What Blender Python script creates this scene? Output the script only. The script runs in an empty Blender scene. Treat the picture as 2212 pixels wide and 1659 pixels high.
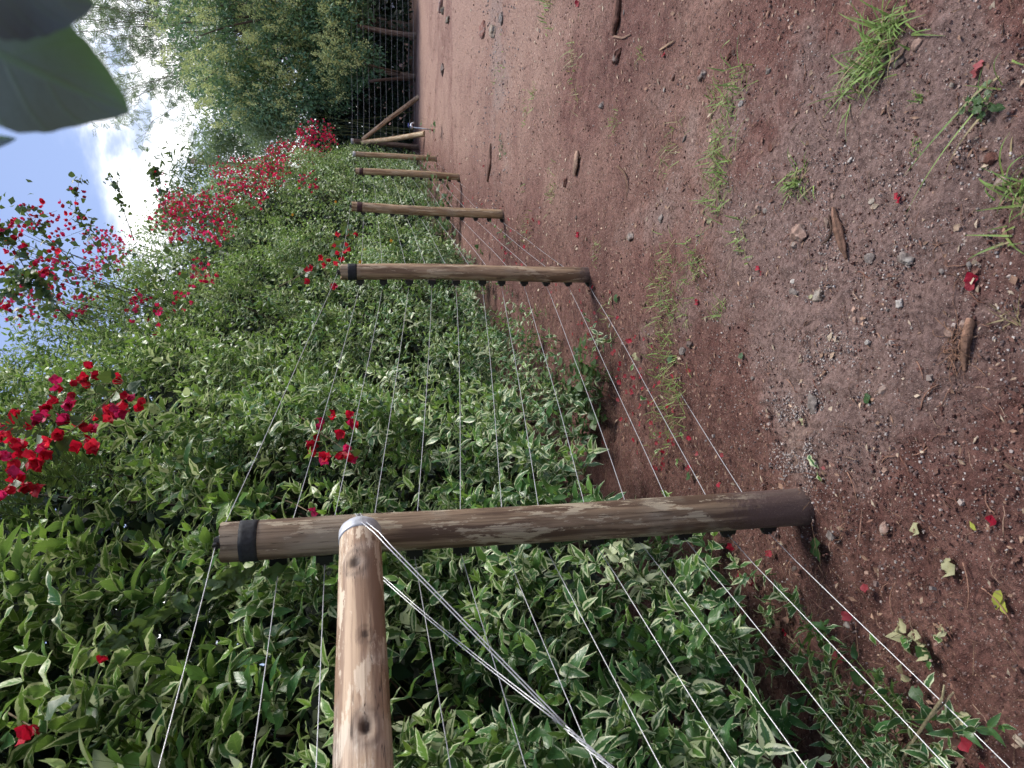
import bpy, bmesh, math, random
import numpy as np
from mathutils import Vector, Matrix, noise as mnoise

rng = np.random.default_rng(11)
random.seed(5)
sc = bpy.context.scene
COL = sc.collection
R = math.radians

# ------------------------------------------------------------------ camera maths
# the photograph was taken with the phone on its side: world up is image left
FPX, PITCH, EYE = 1475.0, R(12.1), 1.5
SP, CP = math.sin(PITCH), math.cos(PITCH)

def ray(x, y):
    u = 829.5 - y; v = x - 1106.0
    return np.array([u, FPX*CP - v*SP, -FPX*SP - v*CP])
def atY(x, y, Y):
    d = ray(x, y); t = Y/d[1]
    return np.array([d[0]*t, Y, EYE + d[2]*t])
def G(x, y, z=0.0):
    d = ray(x, y); t = (z-EYE)/d[2]
    return np.array([d[0]*t, d[1]*t, z])

# fence frame: s along the side fence from the near strainer post, o = distance behind it
P1 = np.array([-0.45, 2.12]); CR = np.array([6.93, 20.1])
FD = (CR-P1)/np.linalg.norm(CR-P1); FN = np.array([-FD[1], FD[0]])
FL = float(np.linalg.norm(CR-P1))
def fp(s, o, z):
    s = np.asarray(s, float)[..., None]; o = np.asarray(o, float)[..., None]
    xy = P1 + s*FD + o*FN
    return np.concatenate([xy, np.broadcast_to(np.asarray(z, float)[..., None], xy.shape[:-1]+(1,))], -1)
def so(p):
    d = np.asarray(p)[..., :2]-P1
    return d@FD, d@FN
def onplane(x, y, off):
    d = ray(x, y); n = FN
    t = (off + P1@n)/(d[:2]@n)
    return np.array([0, 0, EYE])+d*t

# ------------------------------------------------------------------ noise
def _h(xi, yi, seed):
    h = (xi*374761393 + yi*668265263 + seed*144269504) & 0xffffffff
    h = ((h ^ (h >> 13))*1274126177) & 0xffffffff
    h = (h ^ (h >> 16)) & 0xffffffff
    return h/4294967295.0
def vn(x, y, seed=0):
    x = np.asarray(x, float); y = np.asarray(y, float)
    xi = np.floor(x).astype(np.int64); yi = np.floor(y).astype(np.int64)
    fx = x-xi; fy = y-yi; fx = fx*fx*(3-2*fx); fy = fy*fy*(3-2*fy)
    a = _h(xi, yi, seed); b = _h(xi+1, yi, seed); c = _h(xi, yi+1, seed); d = _h(xi+1, yi+1, seed)
    return ((a*(1-fx)+b*fx)*(1-fy)+(c*(1-fx)+d*fx)*fy)*2-1
def fbm(x, y, seed=0, o=4):
    r = 0; a = 1
    for i in range(o):
        r = r+a*vn(x*2**i, y*2**i, seed+i*17); a *= .5
    return r
def nrm(a): return a/np.maximum(np.linalg.norm(a, axis=-1, keepdims=True), 1e-9)
def hgt(x, y):
    return 0.025*vn(x/1.9, y/1.9, 3)+0.013*vn(x/.6, y/.6, 4)+0.006*vn(x/.2, y/.2, 5)
def GH(x, y, dz=0.0):
    p = G(x, y)
    for _ in range(2): p = G(x, y, float(hgt(p[0], p[1]))+dz)
    return p

# ------------------------------------------------------------------ materials
def newmat(name):
    m = bpy.data.materials.new(name); m.use_nodes = True
    nt = m.node_tree; nt.nodes.clear()
    return m, nt, nt.nodes.new, nt.links.new
def mixrgb(nt, a, b, f, mode='MIX'):
    n = nt.nodes.new('ShaderNodeMix'); n.data_type = 'RGBA'; n.blend_type = mode
    for s, v in ((6, a), (7, b), (0, f)):
        if hasattr(v, 'links'): nt.links.new(v, n.inputs[s])
        else: n.inputs[s].default_value = v if s == 0 else (*v, 1)
    return n.outputs[2]
def mth(nt, op, a, b=None, c=None, clamp=False):
    n = nt.nodes.new('ShaderNodeMath'); n.operation = op; n.use_clamp = clamp
    for i, v in enumerate((a, b, c)):
        if v is None: continue
        if hasattr(v, 'links'): nt.links.new(v, n.inputs[i])
        else: n.inputs[i].default_value = v
    return n.outputs[0]
def smooth(nt, v, a, b, lo=0., hi=1.):
    n = nt.nodes.new('ShaderNodeMapRange'); n.interpolation_type = 'SMOOTHSTEP'
    nt.links.new(v, n.inputs[0]); n.inputs[1].default_value = a; n.inputs[2].default_value = b
    n.inputs[3].default_value = lo; n.inputs[4].default_value = hi
    return n.outputs[0]
def noise_t(nt, vec, scale, detail=3, rough=.55):
    n = nt.nodes.new('ShaderNodeTexNoise'); n.inputs['Scale'].default_value = scale
    n.inputs['Detail'].default_value = detail; n.inputs['Roughness'].default_value = rough
    if vec is not None: nt.links.new(vec, n.inputs['Vector'])
    return n.outputs['Fac']
def attr(nt, name):
    n = nt.nodes.new('ShaderNodeAttribute'); n.attribute_name = name
    s = nt.nodes.new('ShaderNodeSeparateColor'); nt.links.new(n.outputs['Color'], s.inputs[0])
    return n.outputs['Color'], s.outputs[0], s.outputs[1], s.outputs[2]
def bump(nt, h, strength, dist=.01):
    b = nt.nodes.new('ShaderNodeBump'); b.inputs['Strength'].default_value = strength
    b.inputs['Distance'].default_value = dist; nt.links.new(h, b.inputs['Height'])
    return b.outputs['Normal']
def princ(nt, col, rough=.6, spec=.5, normal=None, metal=0., out=True):
    p = nt.nodes.new('ShaderNodeBsdfPrincipled')
    if hasattr(col, 'links'): nt.links.new(col, p.inputs['Base Color'])
    else: p.inputs['Base Color'].default_value = (*col, 1)
    if hasattr(rough, 'links'): nt.links.new(rough, p.inputs['Roughness'])
    else: p.inputs['Roughness'].default_value = rough
    p.inputs['Specular IOR Level'].default_value = spec; p.inputs['Metallic'].default_value = metal
    if normal is not None: nt.links.new(normal, p.inputs['Normal'])
    if out:
        o = nt.nodes.new('ShaderNodeOutputMaterial'); nt.links.new(p.outputs[0], o.inputs[0])
    return p
def leafy(nt, col, rough, spec, trans, normal=None, tcol=None):
    """leaf surface: glossy front and light passing through"""
    p = princ(nt, col, rough, spec, normal, out=False)
    t = nt.nodes.new('ShaderNodeBsdfTranslucent')
    nt.links.new(tcol if tcol is not None else col, t.inputs['Color'])
    m = nt.nodes.new('ShaderNodeMixShader'); m.inputs[0].default_value = trans
    nt.links.new(p.outputs[0], m.inputs[1]); nt.links.new(t.outputs[0], m.inputs[2])
    o = nt.nodes.new('ShaderNodeOutputMaterial'); nt.links.new(m.outputs[0], o.inputs[0])

def mat_leaf(name, dark, mid, young, cream=None, edge0=.62, trans=.3, rough=.34, spec=.5, vein=.35):
    m, nt, N, L = newmat(name)
    _, r, g, b = attr(nt, 'tint')
    uv = N('ShaderNodeUVMap'); sp = N('ShaderNodeSeparateXYZ'); L(uv.outputs[0], sp.inputs[0])
    u = mth(nt, 'ABSOLUTE', mth(nt, 'MULTIPLY_ADD', sp.outputs[0], 2., -1.))
    geo = N('ShaderNodeNewGeometry')
    nf = noise_t(nt, geo.outputs['Position'], 48, 4, .65)
    c = mixrgb(nt, dark, mid, r)
    c = mixrgb(nt, c, young, g)
    # side veins and midrib
    w = mth(nt, 'FRACT', mth(nt, 'MULTIPLY_ADD', sp.outputs[1], 7., mth(nt, 'MULTIPLY', u, -1.6)))
    wv = smooth(nt, mth(nt, 'ABSOLUTE', mth(nt, 'SUBTRACT', w, .5)), .0, .12, 1., 0.)
    mid_r = smooth(nt, u, .03, .1, 1., 0.)
    vm = mth(nt, 'MAXIMUM', mth(nt, 'MULTIPLY', wv, .45), mid_r)
    lc = mixrgb(nt, c, young, .55)
    c = mixrgb(nt, c, lc, mth(nt, 'MULTIPLY', vm, vein))
    if cream:
        # jagged pale margin, its width differs from leaf to leaf
        e = mth(nt, 'ADD', u, mth(nt, 'MULTIPLY_ADD', nf, 1.5, -.75))
        e = mth(nt, 'ADD', e, mth(nt, 'MULTIPLY_ADD', b, .75, -.42))
        e = mth(nt, 'ADD', e, smooth(nt, sp.outputs[1], .8, 1., 0., .35))
        k = smooth(nt, e, edge0+.12, edge0+.2)
        cc = mixrgb(nt, cream, young, mth(nt, 'MULTIPLY', g, .5))
        c = mixrgb(nt, c, cc, mth(nt, 'MULTIPLY', k, .92))
    v = mth(nt, 'MULTIPLY_ADD', nf, .5, .75)
    c = mixrgb(nt, c, (0, 0, 0), mth(nt, 'MULTIPLY_ADD', v, -.6, .6, True))
    tc = mixrgb(nt, c, (.50, .66, .10), .24)
    nb = bump(nt, mth(nt, 'MULTIPLY_ADD', vm, -.6, nf), .35, .004)
    leafy(nt, c, rough, spec, trans, nb, tc)
    return m

def mat_leaf_plain(name, dark, mid, young, trans=.25, rough=.5, spec=.35):
    m, nt, N, L = newmat(name)
    _, r, g, b = attr(nt, 'tint')
    c = mixrgb(nt, mixrgb(nt, dark, mid, r), young, g)
    leafy(nt, c, rough, spec, trans, None, mixrgb(nt, c, (.55, .62, .08), .2))
    return m

def mat_tint(name, rough=.75, spec=.3, nscale=60, amt=.5, trans=0., bmp=.4, bd=.003):
    m, nt, N, L = newmat(name)
    c, _, _, _ = attr(nt, 'tint')
    tc = N('ShaderNodeNewGeometry')
    nf = noise_t(nt, tc.outputs['Position'], nscale, 5, .65)
    c2 = mixrgb(nt, c, (0, 0, 0), mth(nt, 'MULTIPLY_ADD', nf, -amt*2, amt*1.25, True))
    nb = bump(nt, nf, bmp, bd)
    if trans: leafy(nt, c2, rough, spec, trans, nb)
    else: princ(nt, c2, rough, spec, nb)
    return m

def mat_flat(name, col, rough=.5, metal=0., spec=.5, nscale=40, amt=.25, bmp=.2):
    m, nt, N, L = newmat(name)
    tc = N('ShaderNodeTexCoord')
    nf = noise_t(nt, tc.outputs['Object'], nscale, 4, .6)
    c = mixrgb(nt, col, tuple(x*.45 for x in col), mth(nt, 'MULTIPLY', smooth(nt, nf, .35, .75), amt*2))
    princ(nt, c, mth(nt, 'MULTIPLY_ADD', nf, .3, rough-.15), spec, bump(nt, nf, bmp, .002), metal)
    return m

def mat_wood(name, pale, mid, dark, grey, dirt=(.105, .068, .062), dirt_h=.28):
    """peeled eucalyptus pole: long inner-bark streaks, scrapes, knots, soil splash at the foot"""
    m, nt, N, L = newmat(name)
    tc = N('ShaderNodeTexCoord'); ob = tc.outputs['Object']
    mp = N('ShaderNodeMapping'); mp.inputs['Scale'].default_value = (1, 1, .07); L(ob, mp.inputs[0])
    mp2 = N('ShaderNodeMapping'); mp2.inputs['Scale'].default_value = (1, 1, .22); L(ob, mp2.inputs[0])
    mp3 = N('ShaderNodeMapping'); mp3.inputs['Scale'].default_value = (1, 1, .012); L(ob, mp3.inputs[0])
    s1 = noise_t(nt, mp.outputs[0], 26, 5, .6)
    s2 = noise_t(nt, mp2.outputs[0], 22, 6, .7)
    s3 = noise_t(nt, mp3.outputs[0], 130, 4, .7)
    s4 = noise_t(nt, ob, 5, 2, .5)
    c = mixrgb(nt, mid, dark, smooth(nt, s1, .44, .56))
    c = mixrgb(nt, c, pale, mth(nt, 'MULTIPLY', smooth(nt, s2, .525, .56), .8))
    c = mixrgb(nt, c, grey, mth(nt, 'MULTIPLY', smooth(nt, s4, .5, .66), .55))
    c = mixrgb(nt, c, dark, mth(nt, 'MULTIPLY', smooth(nt, s3, .5, .62), .6))
    # long drying cracks
    mp4 = N('ShaderNodeMapping'); mp4.inputs['Scale'].default_value = (1, 1, .03); L(ob, mp4.inputs[0])
    s5 = noise_t(nt, mp4.outputs[0], 60, 2, .5)
    crack = smooth(nt, mth(nt, 'ABSOLUTE', mth(nt, 'SUBTRACT', s5, .5)), .0, .012, 1., 0.)
    crack = mth(nt, 'MULTIPLY', crack, smooth(nt, s4, .42, .55))
    c = mixrgb(nt, c, (.03, .018, .012), mth(nt, 'MULTIPLY', crack, .8))
    _, kn, dg, ew = attr(nt, 'tint')
    c = mixrgb(nt, c, (.035, .02, .014), mth(nt, 'MULTIPLY', kn, .92))
    nd = noise_t(nt, ob, 45, 5, .7)
    dk = smooth(nt, mth(nt, 'ADD', dg, mth(nt, 'MULTIPLY_ADD', nd, .6, -.3)), .35, .7)
    c = mixrgb(nt, c, dirt, mth(nt, 'MULTIPLY', dk, .9))
    gr = smooth(nt, noise_t(nt, ob, 260, 2), .62, .7)
    c = mixrgb(nt, c, (.32, .24, .2), mth(nt, 'MULTIPLY', gr, mth(nt, 'MULTIPLY', dk, .5)))
    h = mth(nt, 'ADD', mth(nt, 'MULTIPLY', s3, .5), mth(nt, 'ADD', s2, mth(nt, 'MULTIPLY', crack, -1.2)))
    h = mth(nt, 'ADD', h, mth(nt, 'MULTIPLY', mth(nt, 'MULTIPLY', nd, dk), 2.))
    princ(nt, c, .62, .35, bump(nt, h, .5, .004))
    return m

M = {}
M['var'] = mat_leaf('variegated leaf', (.019, .072, .030), (.052, .160, .052), (.25, .44, .065), (.64, .70, .44), trans=.32, rough=.3)
M['inner'] = mat_leaf_plain('shade tinted leaf', (.005, .018, .009), (.013, .040, .016), (.04, .09, .03), trans=.03)  # hedge and undergrowth shade painted into near-black greens
M['boug'] = mat_leaf('bougainvillea leaf', (.018, .050, .022), (.04, .105, .035), (.13, .2, .05), trans=.25, rough=.45)
M['big'] = mat_leaf('broad glossy leaf', (.028, .085, .02), (.035, .10, .022), (.16, .3, .05), trans=.22, rough=.45, spec=.35, vein=.8)
M['near'] = mat_leaf('reflection tinted broad leaf', (.095, .145, .185), (.13, .18, .19), (.10, .26, .06), trans=.08, rough=.4, spec=.5, vein=.5)  # slate blue paints reflected light, green paints light coming through
M['tree'] = mat_leaf_plain('tree leaf', (.028, .085, .048), (.13, .27, .145), (.28, .42, .17), trans=.3, rough=.42)  # middle tone lightened to paint distance haze
M['feather'] = mat_leaf_plain('feathery leaf', (.09, .16, .10), (.17, .26, .16), (.28, .38, .2), trans=.42, rough=.55, spec=.3)
M['blossom'] = mat_tint('pale blossom', .7, .2, 40, .3, .3)
M['bract'] = mat_tint('bract', .55, .25, 90, .35, .42, .5, .004)
M['grass'] = mat_tint('grass blade', .5, .35, 80, .2, .3)
M['stem'] = mat_tint('stem', .75, .25, 70, .5)
M['stone'] = mat_tint('stone', .85, .25, 90, .55, 0, .9, .006)
M['gravel'] = mat_tint('gravel', .85, .25, 220, .3, 0, .5, .002)
M['bark'] = mat_tint('bark', .85, .2, 45, .8, 0, .9, .01)
M['wood1'] = mat_wood('weathered pole', (.50, .43, .31), (.26, .185, .12), (.10, .062, .040), (.34, .30, .23))
M['wood2'] = mat_wood('brown pole', (.60, .48, .33), (.42, .29, .18), (.20, .125, .075), (.44, .36, .26))
M['wood3'] = mat_wood('honey pole', (.58, .46, .30), (.46, .32, .18), (.27, .17, .09), (.42, .34, .24))
M['wood4'] = mat_wood('pale rail', (.66, .55, .42), (.48, .345, .235), (.25, .16, .105), (.50, .44, .38))
M['wood5'] = mat_wood('dark pole', (.2, .15, .11), (.13, .085, .06), (.07, .04, .03), (.16, .13, .11))
M['end'] = mat_flat('sawn end', (.42, .28, .16), .8, nscale=60, amt=.5)
M['black'] = mat_flat('black plastic', (.012, .012, .013), .42)
M['rubber'] = mat_flat('black band', (.022, .024, .028), .8, nscale=90, amt=.4, bmp=.6)
M['redband'] = mat_flat('dark red band', (.07, .03, .03), .8)
M['paleband'] = mat_flat('pale cap', (.5, .5, .48), .6)
M['zinc'] = mat_flat('galvanised sheet', (.55, .57, .61), .5, .25, nscale=35, amt=.35, bmp=.5)
M['wire'] = mat_flat('galvanised wire', (.62, .63, .65), .38, .5, nscale=30, amt=.04)
M['wiredk'] = mat_flat('far wire', (.3, .31, .32), .5, .3)
M['chrome'] = mat_flat('pipe steel', (.55, .57, .6), .35, .7)
M['wall'] = mat_flat('white wall', (.75, .75, .76), .8, nscale=6)
M['roof'] = mat_flat('roof sheet', (.10, .08, .075), .7, nscale=8)
M['glass'] = mat_flat('window pane', (.04, .05, .06), .15)

# ------------------------------------------------------------------ mesh batch
class Batch:
    def __init__(s): s.v = []; s.f = []; s.uv = []; s.c = []; s.n = 0
    def add(s, v, f, uv=None, c=None):
        v = np.asarray(v, float).reshape(-1, 3); f = np.asarray(f, np.int64).reshape(-1, 4)
        s.v.append(v); s.f.append(f+s.n); s.n += len(v)
        s.uv.append(np.zeros((len(v), 2)) if uv is None else np.asarray(uv).reshape(-1, 2))
        if c is None: c = (.5, .5, .5)
        c = np.asarray(c, float)
        if c.ndim == 1: c = np.broadcast_to(c, (len(v), 3))
        s.c.append(c)
    def build(s, name, mat, parent=None, smooth_=True, origin=None):
        v = np.concatenate(s.v); f = np.concatenate(s.f); uv = np.concatenate(s.uv); c = np.concatenate(s.c)
        if origin is not None: v = v-np.asarray(origin)
        me = bpy.data.meshes.new(name)
        me.vertices.add(len(v)); me.vertices.foreach_set('co', v.ravel())
        me.loops.add(f.size); me.loops.foreach_set('vertex_index', f.ravel())
        me.polygons.add(len(f)); me.polygons.foreach_set('loop_start', np.arange(0, f.size, 4))
        try: me.polygons.foreach_set('loop_total', np.full(len(f), 4))
        except Exception: pass
        me.update(calc_edges=True)
        ul = me.uv_layers.new(name='UVMap'); ul.data.foreach_set('uv', uv[f.ravel()].ravel())
        ca = me.color_attributes.new('tint', 'FLOAT_COLOR', 'POINT')
        ca.data.foreach_set('color', np.concatenate([c, np.ones((len(c), 1))], 1).ravel())
        me.polygons.foreach_set('use_smooth', np.full(len(f), bool(smooth_)))
        me.materials.append(mat)
        if hasattr(me, 'validate'): me.validate()
        o = bpy.data.objects.new(name, me); COL.objects.link(o)
        if origin is not None: o.location = origin
        if parent is not None:
            o.parent = parent
            if origin is None: o.location = -parent.location   # geometry is in world coordinates
            else: o.location = Vector(origin)-parent.location
        return o

def tag(o, label=None, cat=None, group=None, kind=None):
    if label: o['label'] = label
    if cat: o['category'] = cat
    if group: o['group'] = group
    if kind: o['kind'] = kind
    return o
def thing(name, loc, label, cat, group=None):
    o = bpy.data.objects.new(name, None); COL.objects.link(o); o.location = Vector([float(a) for a in loc])
    o.empty_display_size = .1
    return tag(o, label, cat, group)

# ------------------------------------------------------------------ shapes
def leaf_tmpl(rows, prof, fold=.25):
    v = np.linspace(0, 1, rows); T = []; UV = []
    for t in v:
        w = max(prof(t), .004)
        for k in (-1, 0, 1):
            T.append((t, k*w, fold*abs(k)*w)); UV.append(((k+1)/2, t))
    F = []
    for i in range(rows-1):
        for k in range(2):
            a = i*3+k; F.append((a, a+1, a+4, a+3))
    return np.array(T), np.array(UV), np.array(F)
def p_ell(t): return .235*math.sin(math.pi*min(1, max(0, t))**.85)**.85*(1-.25*t)
def p_ser(t): return p_ell(t)*(1+.10*math.cos(t*40))
def p_ovt(t): return .40*math.sin(math.pi*t**.62)**.8 if 0 < t < 1 else 0
def p_bract(t): return .44*math.sin(math.pi*t**.72)**.75 if 0 < t < 1 else 0
def p_nar(t): return .10*math.sin(math.pi*t)**.7 if 0 < t < 1 else 0
T_HI = leaf_tmpl(8, p_ser); T_MID = leaf_tmpl(4, p_ell); T_LO = leaf_tmpl(3, p_ell)
T_OVT = leaf_tmpl(6, p_ovt, .15); T_OVTL = leaf_tmpl(3, p_ovt, .15)
T_BR = leaf_tmpl(6, p_bract, .22); T_BRL = leaf_tmpl(3, p_bract, .2)
T_NAR = leaf_tmpl(3, p_nar, .1)
_v = np.linspace(0, 1, 22)

def put(B, tmpl, O, Ld, Nn, S, curl=0., wav=0., col=None, wid=1.):
    T, UV, F = tmpl; n = len(O)
    if n == 0: return
    Ld = nrm(Ld); Bt = nrm(np.cross(Nn, Ld)); Nn = nrm(np.cross(Ld, Bt))
    S = np.broadcast_to(np.asarray(S, float), (n,))[:, None]
    curl = np.broadcast_to(np.asarray(curl, float), (n,))[:, None]
    wav = np.broadcast_to(np.asarray(wav, float), (n,))[:, None]
    wid = np.broadcast_to(np.asarray(wid, float), (n,))[:, None]
    ph = rng.uniform(0, 6.28, (n, 1))
    a = T[None, :, 0]; b = T[None, :, 1]*wid; c = T[None, :, 2]-curl*a**2+wav*np.sin(a*11+ph+np.sign(T[None, :, 1]))*np.abs(T[None, :, 1])*1.2
    a = a-.35*np.abs(curl)*a**3*.5
    V = O[:, None, :]+S[..., None]*(a[..., None]*Ld[:, None]+b[..., None]*Bt[:, None]+c[..., None]*Nn[:, None])
    k = len(T)
    FF = (F[None]+(np.arange(n)*k)[:, None, None]).reshape(-1, 4)
    CC = None
    if col is not None:
        CC = np.repeat(np.asarray(col, float), k, axis=0) if np.ndim(col) == 2 else col
    B.add(V.reshape(-1, 3), FF, np.tile(UV, (n, 1)), CC)

def tube(B, pts, rad, sides=6, col=(.2, .13, .09)):
    pts = np.asarray(pts, float); n = len(pts); rad = np.broadcast_to(np.asarray(rad, float), (n,))
    tg = nrm(np.gradient(pts, axis=0)); ref = np.array([0.31, .23, .92]) if abs(tg[0][2]) < .9 else np.array([1., .1, 0])
    X = nrm(np.cross(np.broadcast_to(ref, tg.shape), tg)); Y = np.cross(tg, X)
    a = np.linspace(0, 2*math.pi, sides, endpoint=False)
    V = pts[:, None]+rad[:, None, None]*(np.cos(a)[None, :, None]*X[:, None]+np.sin(a)[None, :, None]*Y[:, None])
    F = []
    for i in range(n-1):
        for j in range(sides):
            k = (j+1) % sides
            F.append((i*sides+j, i*sides+k, (i+1)*sides+k, (i+1)*sides+j))
    V = V.reshape(-1, 3)
    # close the two ends with a centre ring collapsed to a point
    V = np.concatenate([V, pts[:1], pts[-1:]])
    for j in range(0, sides, 2):
        k = (j+1) % sides; l = (j+2) % sides
        F.append((j, n*sides, l, k)); F.append(((n-1)*sides+j, (n-1)*sides+k, (n-1)*sides+l, n*sides+1))
    B.add(V, F, None, col)
def segs(B, A, Bp, ra, rb, col):
    """many thin three-sided stems at once"""
    n = len(A)
    if n == 0: return
    d = nrm(Bp-A); X = nrm(np.cross(d, np.array([.3, .2, .93]))); Y = np.cross(d, X)
    V = np.zeros((n, 6, 3))
    for j in range(3):
        c, s_ = math.cos(j*2.094), math.sin(j*2.094)
        V[:, j] = A+(c*X+s_*Y)*np.reshape(ra, (-1, 1)); V[:, 3+j] = Bp+(c*X+s_*Y)*np.reshape(rb, (-1, 1))
    F = np.array([(0, 1, 4, 3), (1, 2, 5, 4), (2, 0, 3, 5)])
    FF = (F[None]+(np.arange(n)*6)[:, None, None]).reshape(-1, 4)
    cc = np.repeat(np.asarray(col, float), 6, axis=0) if np.ndim(col) == 2 else col
    B.add(V.reshape(-1, 3), FF, None, cc)
def bez(p0, p1, p2, n=12):
    t = np.linspace(0, 1, n)[:, None]
    return (1-t)**2*np.asarray(p0)+2*t*(1-t)*np.asarray(p1)+t*t*np.asarray(p2)
def boxm(B, c, sx, sy, sz, rot=None, bev=0., col=(.5, .5, .5)):
    v = np.array([(x, y, z) for z in (-1, 1) for y in (-1, 1) for x in (-1, 1)], float)*.5*np.array([sx, sy, sz])
    if rot is not None: v = v@np.array(rot).T
    B.add(v+np.asarray(c), [(0, 2, 3, 1), (4, 5, 7, 6), (0, 1, 5, 4), (2, 6, 7, 3), (0, 4, 6, 2), (1, 3, 7, 5)], None, col)

def frame(p0, p1):
    z = Vector(p1)-Vector(p0); L = z.length; q = z.to_track_quat('Z', 'Y')
    return L, q
def pole(name, p0, p1, r0, r1, mat, parent, knots=(), bend=.0, wob=.03, sides=40, nseg=110, seed=1, dirt=0., cap=True, jag=0.):
    """round timber along its own Z, placed by rotation, so grain follows the pole"""
    L, q = frame(p0, p1); B = Batch()
    zz = np.linspace(0, L, nseg); th = np.linspace(0, 2*math.pi, sides, endpoint=False)
    Z, TH = np.meshgrid(zz, th, indexing='ij'); t = Z/L
    rr = (r0+(r1-r0)*t)
    nx = np.cos(TH); ny = np.sin(TH)
    w = 1+wob*vn(nx*1.6+Z*2.2+seed, ny*1.6+seed*3, seed)+wob*.5*vn(nx*5+seed, ny*5+Z*6, seed+2)+.012*vn(TH*9.5+seed, Z*1.5, seed+5)*0
    w += .015*vn(Z*3+seed, 0*Z, seed+9)
    kn = np.zeros_like(Z)
    for (kz, ka, ks, depth) in knots:
        da = (TH-ka+math.pi) % (2*math.pi)-math.pi
        d2 = ((Z-kz)/(ks*1.5))**2+(da*rr/ks)**2
        w += .16*np.exp(-d2/5)*(ks/.014)*.5
        w -= depth*np.exp(-d2*1.6)
        kn = np.maximum(kn, np.clip(1.6*np.exp(-d2*1.3), 0, 1))
        ring = np.exp(-((np.sqrt(d2)-1.9)/.35)**2)*.45
        kn = np.maximum(kn, ring)
    rad = rr*w
    cx = bend*np.sin(t*math.pi)+bend*.35*np.sin(t*9+seed); cy = bend*.6*np.sin(t*math.pi*1.7+seed)
    jz = np.where(np.arange(nseg)[:, None] == nseg-1, jag*vn(nx*3+seed, ny*3, seed), 0)
    V = np.stack([nx*rad+cx, ny*rad+cy, Z+jz], -1).reshape(-1, 3)
    dg = np.clip(1.15-Z/max(dirt, 1e-3), 0, 1) if dirt > 0 else 0*Z
    C = np.stack([kn, dg, 0*Z], -1).reshape(-1, 3)
    i, j = np.meshgrid(np.arange(nseg-1), np.arange(sides), indexing='ij'); k = (j+1) % sides
    F = np.stack([i*sides+j, i*sides+k, (i+1)*sides+k, (i+1)*sides+j], -1).reshape(-1, 4)
    B.add(V, F, None, C)
    o = B.build(name, mat, None); o.rotation_mode = 'QUATERNION'; o.rotation_quaternion = q
    o.location = Vector(p0)-(parent.location if parent else Vector()); o.parent = parent
    if cap:   # sawn ends
        E = Batch()
        for e, zc in ((0, 0.), (nseg-1, L)):
            ring = V[e*sides:(e+1)*sides]; inner = ring*np.array([.5, .5, 1])+np.array([cx[e, 0]*.5, cy[e, 0]*.5, 0])
            inner[:, 2] = ring[:, 2].mean(); ctr = inner.mean(0)
            vv = np.concatenate([ring, inner, ctr[None]]); ff = []
            for a in range(sides):
                b2 = (a+1) % sides; ff.append((a, b2, sides+b2, sides+a) if e else (a, sides+a, sides+b2, b2))
            for a in range(0, sides, 2): ff.append((sides+a, sides+(a+1) % sides, sides+(a+2) % sides, 2*sides))
            E.add(vv, ff)
        eo = E.build('sawn_end', M['end'], None, False); eo.parent = o
    return o, q, L, V.reshape(nseg, sides, 3)
def ringband(name, V, q, p0, z0, z1, L, mat, parent, grow=.0025):
    ns = V.shape[0]; a = int(round(z0/L*(ns-1))); b = max(a+1, int(round(z1/L*(ns-1))))
    B = Batch(); S = V.shape[1]; rows = []
    ctr = V[a:b+1].mean(1, keepdims=True)
    outw = V[a:b+1]-ctr; outw[..., 2] = 0; rr = np.linalg.norm(outw, axis=-1, keepdims=True)
    ring = ctr+outw*(1+grow/rr); ring[..., 2] = V[a:b+1, :, 2]
    lo = ctr[:1]+outw[:1]*.97; lo[..., 2] = V[a, :, 2]; hi = ctr[-1:]+outw[-1:]*.97; hi[..., 2] = V[b, :, 2]
    rr_ = np.concatenate([lo, ring, hi]); n = len(rr_)
    i, j = np.meshgrid(np.arange(n-1), np.arange(S), indexing='ij'); k = (j+1) % S
    F = np.stack([i*S+j, i*S+k, (i+1)*S+k, (i+1)*S+j], -1).reshape(-1, 4)
    B.add(rr_.reshape(-1, 3), F)
    o = B.build(name, mat, None, True); o.rotation_mode = 'QUATERNION'; o.rotation_quaternion = q
    o.location = Vector(p0)-parent.location; o.parent = parent
    return o

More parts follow.
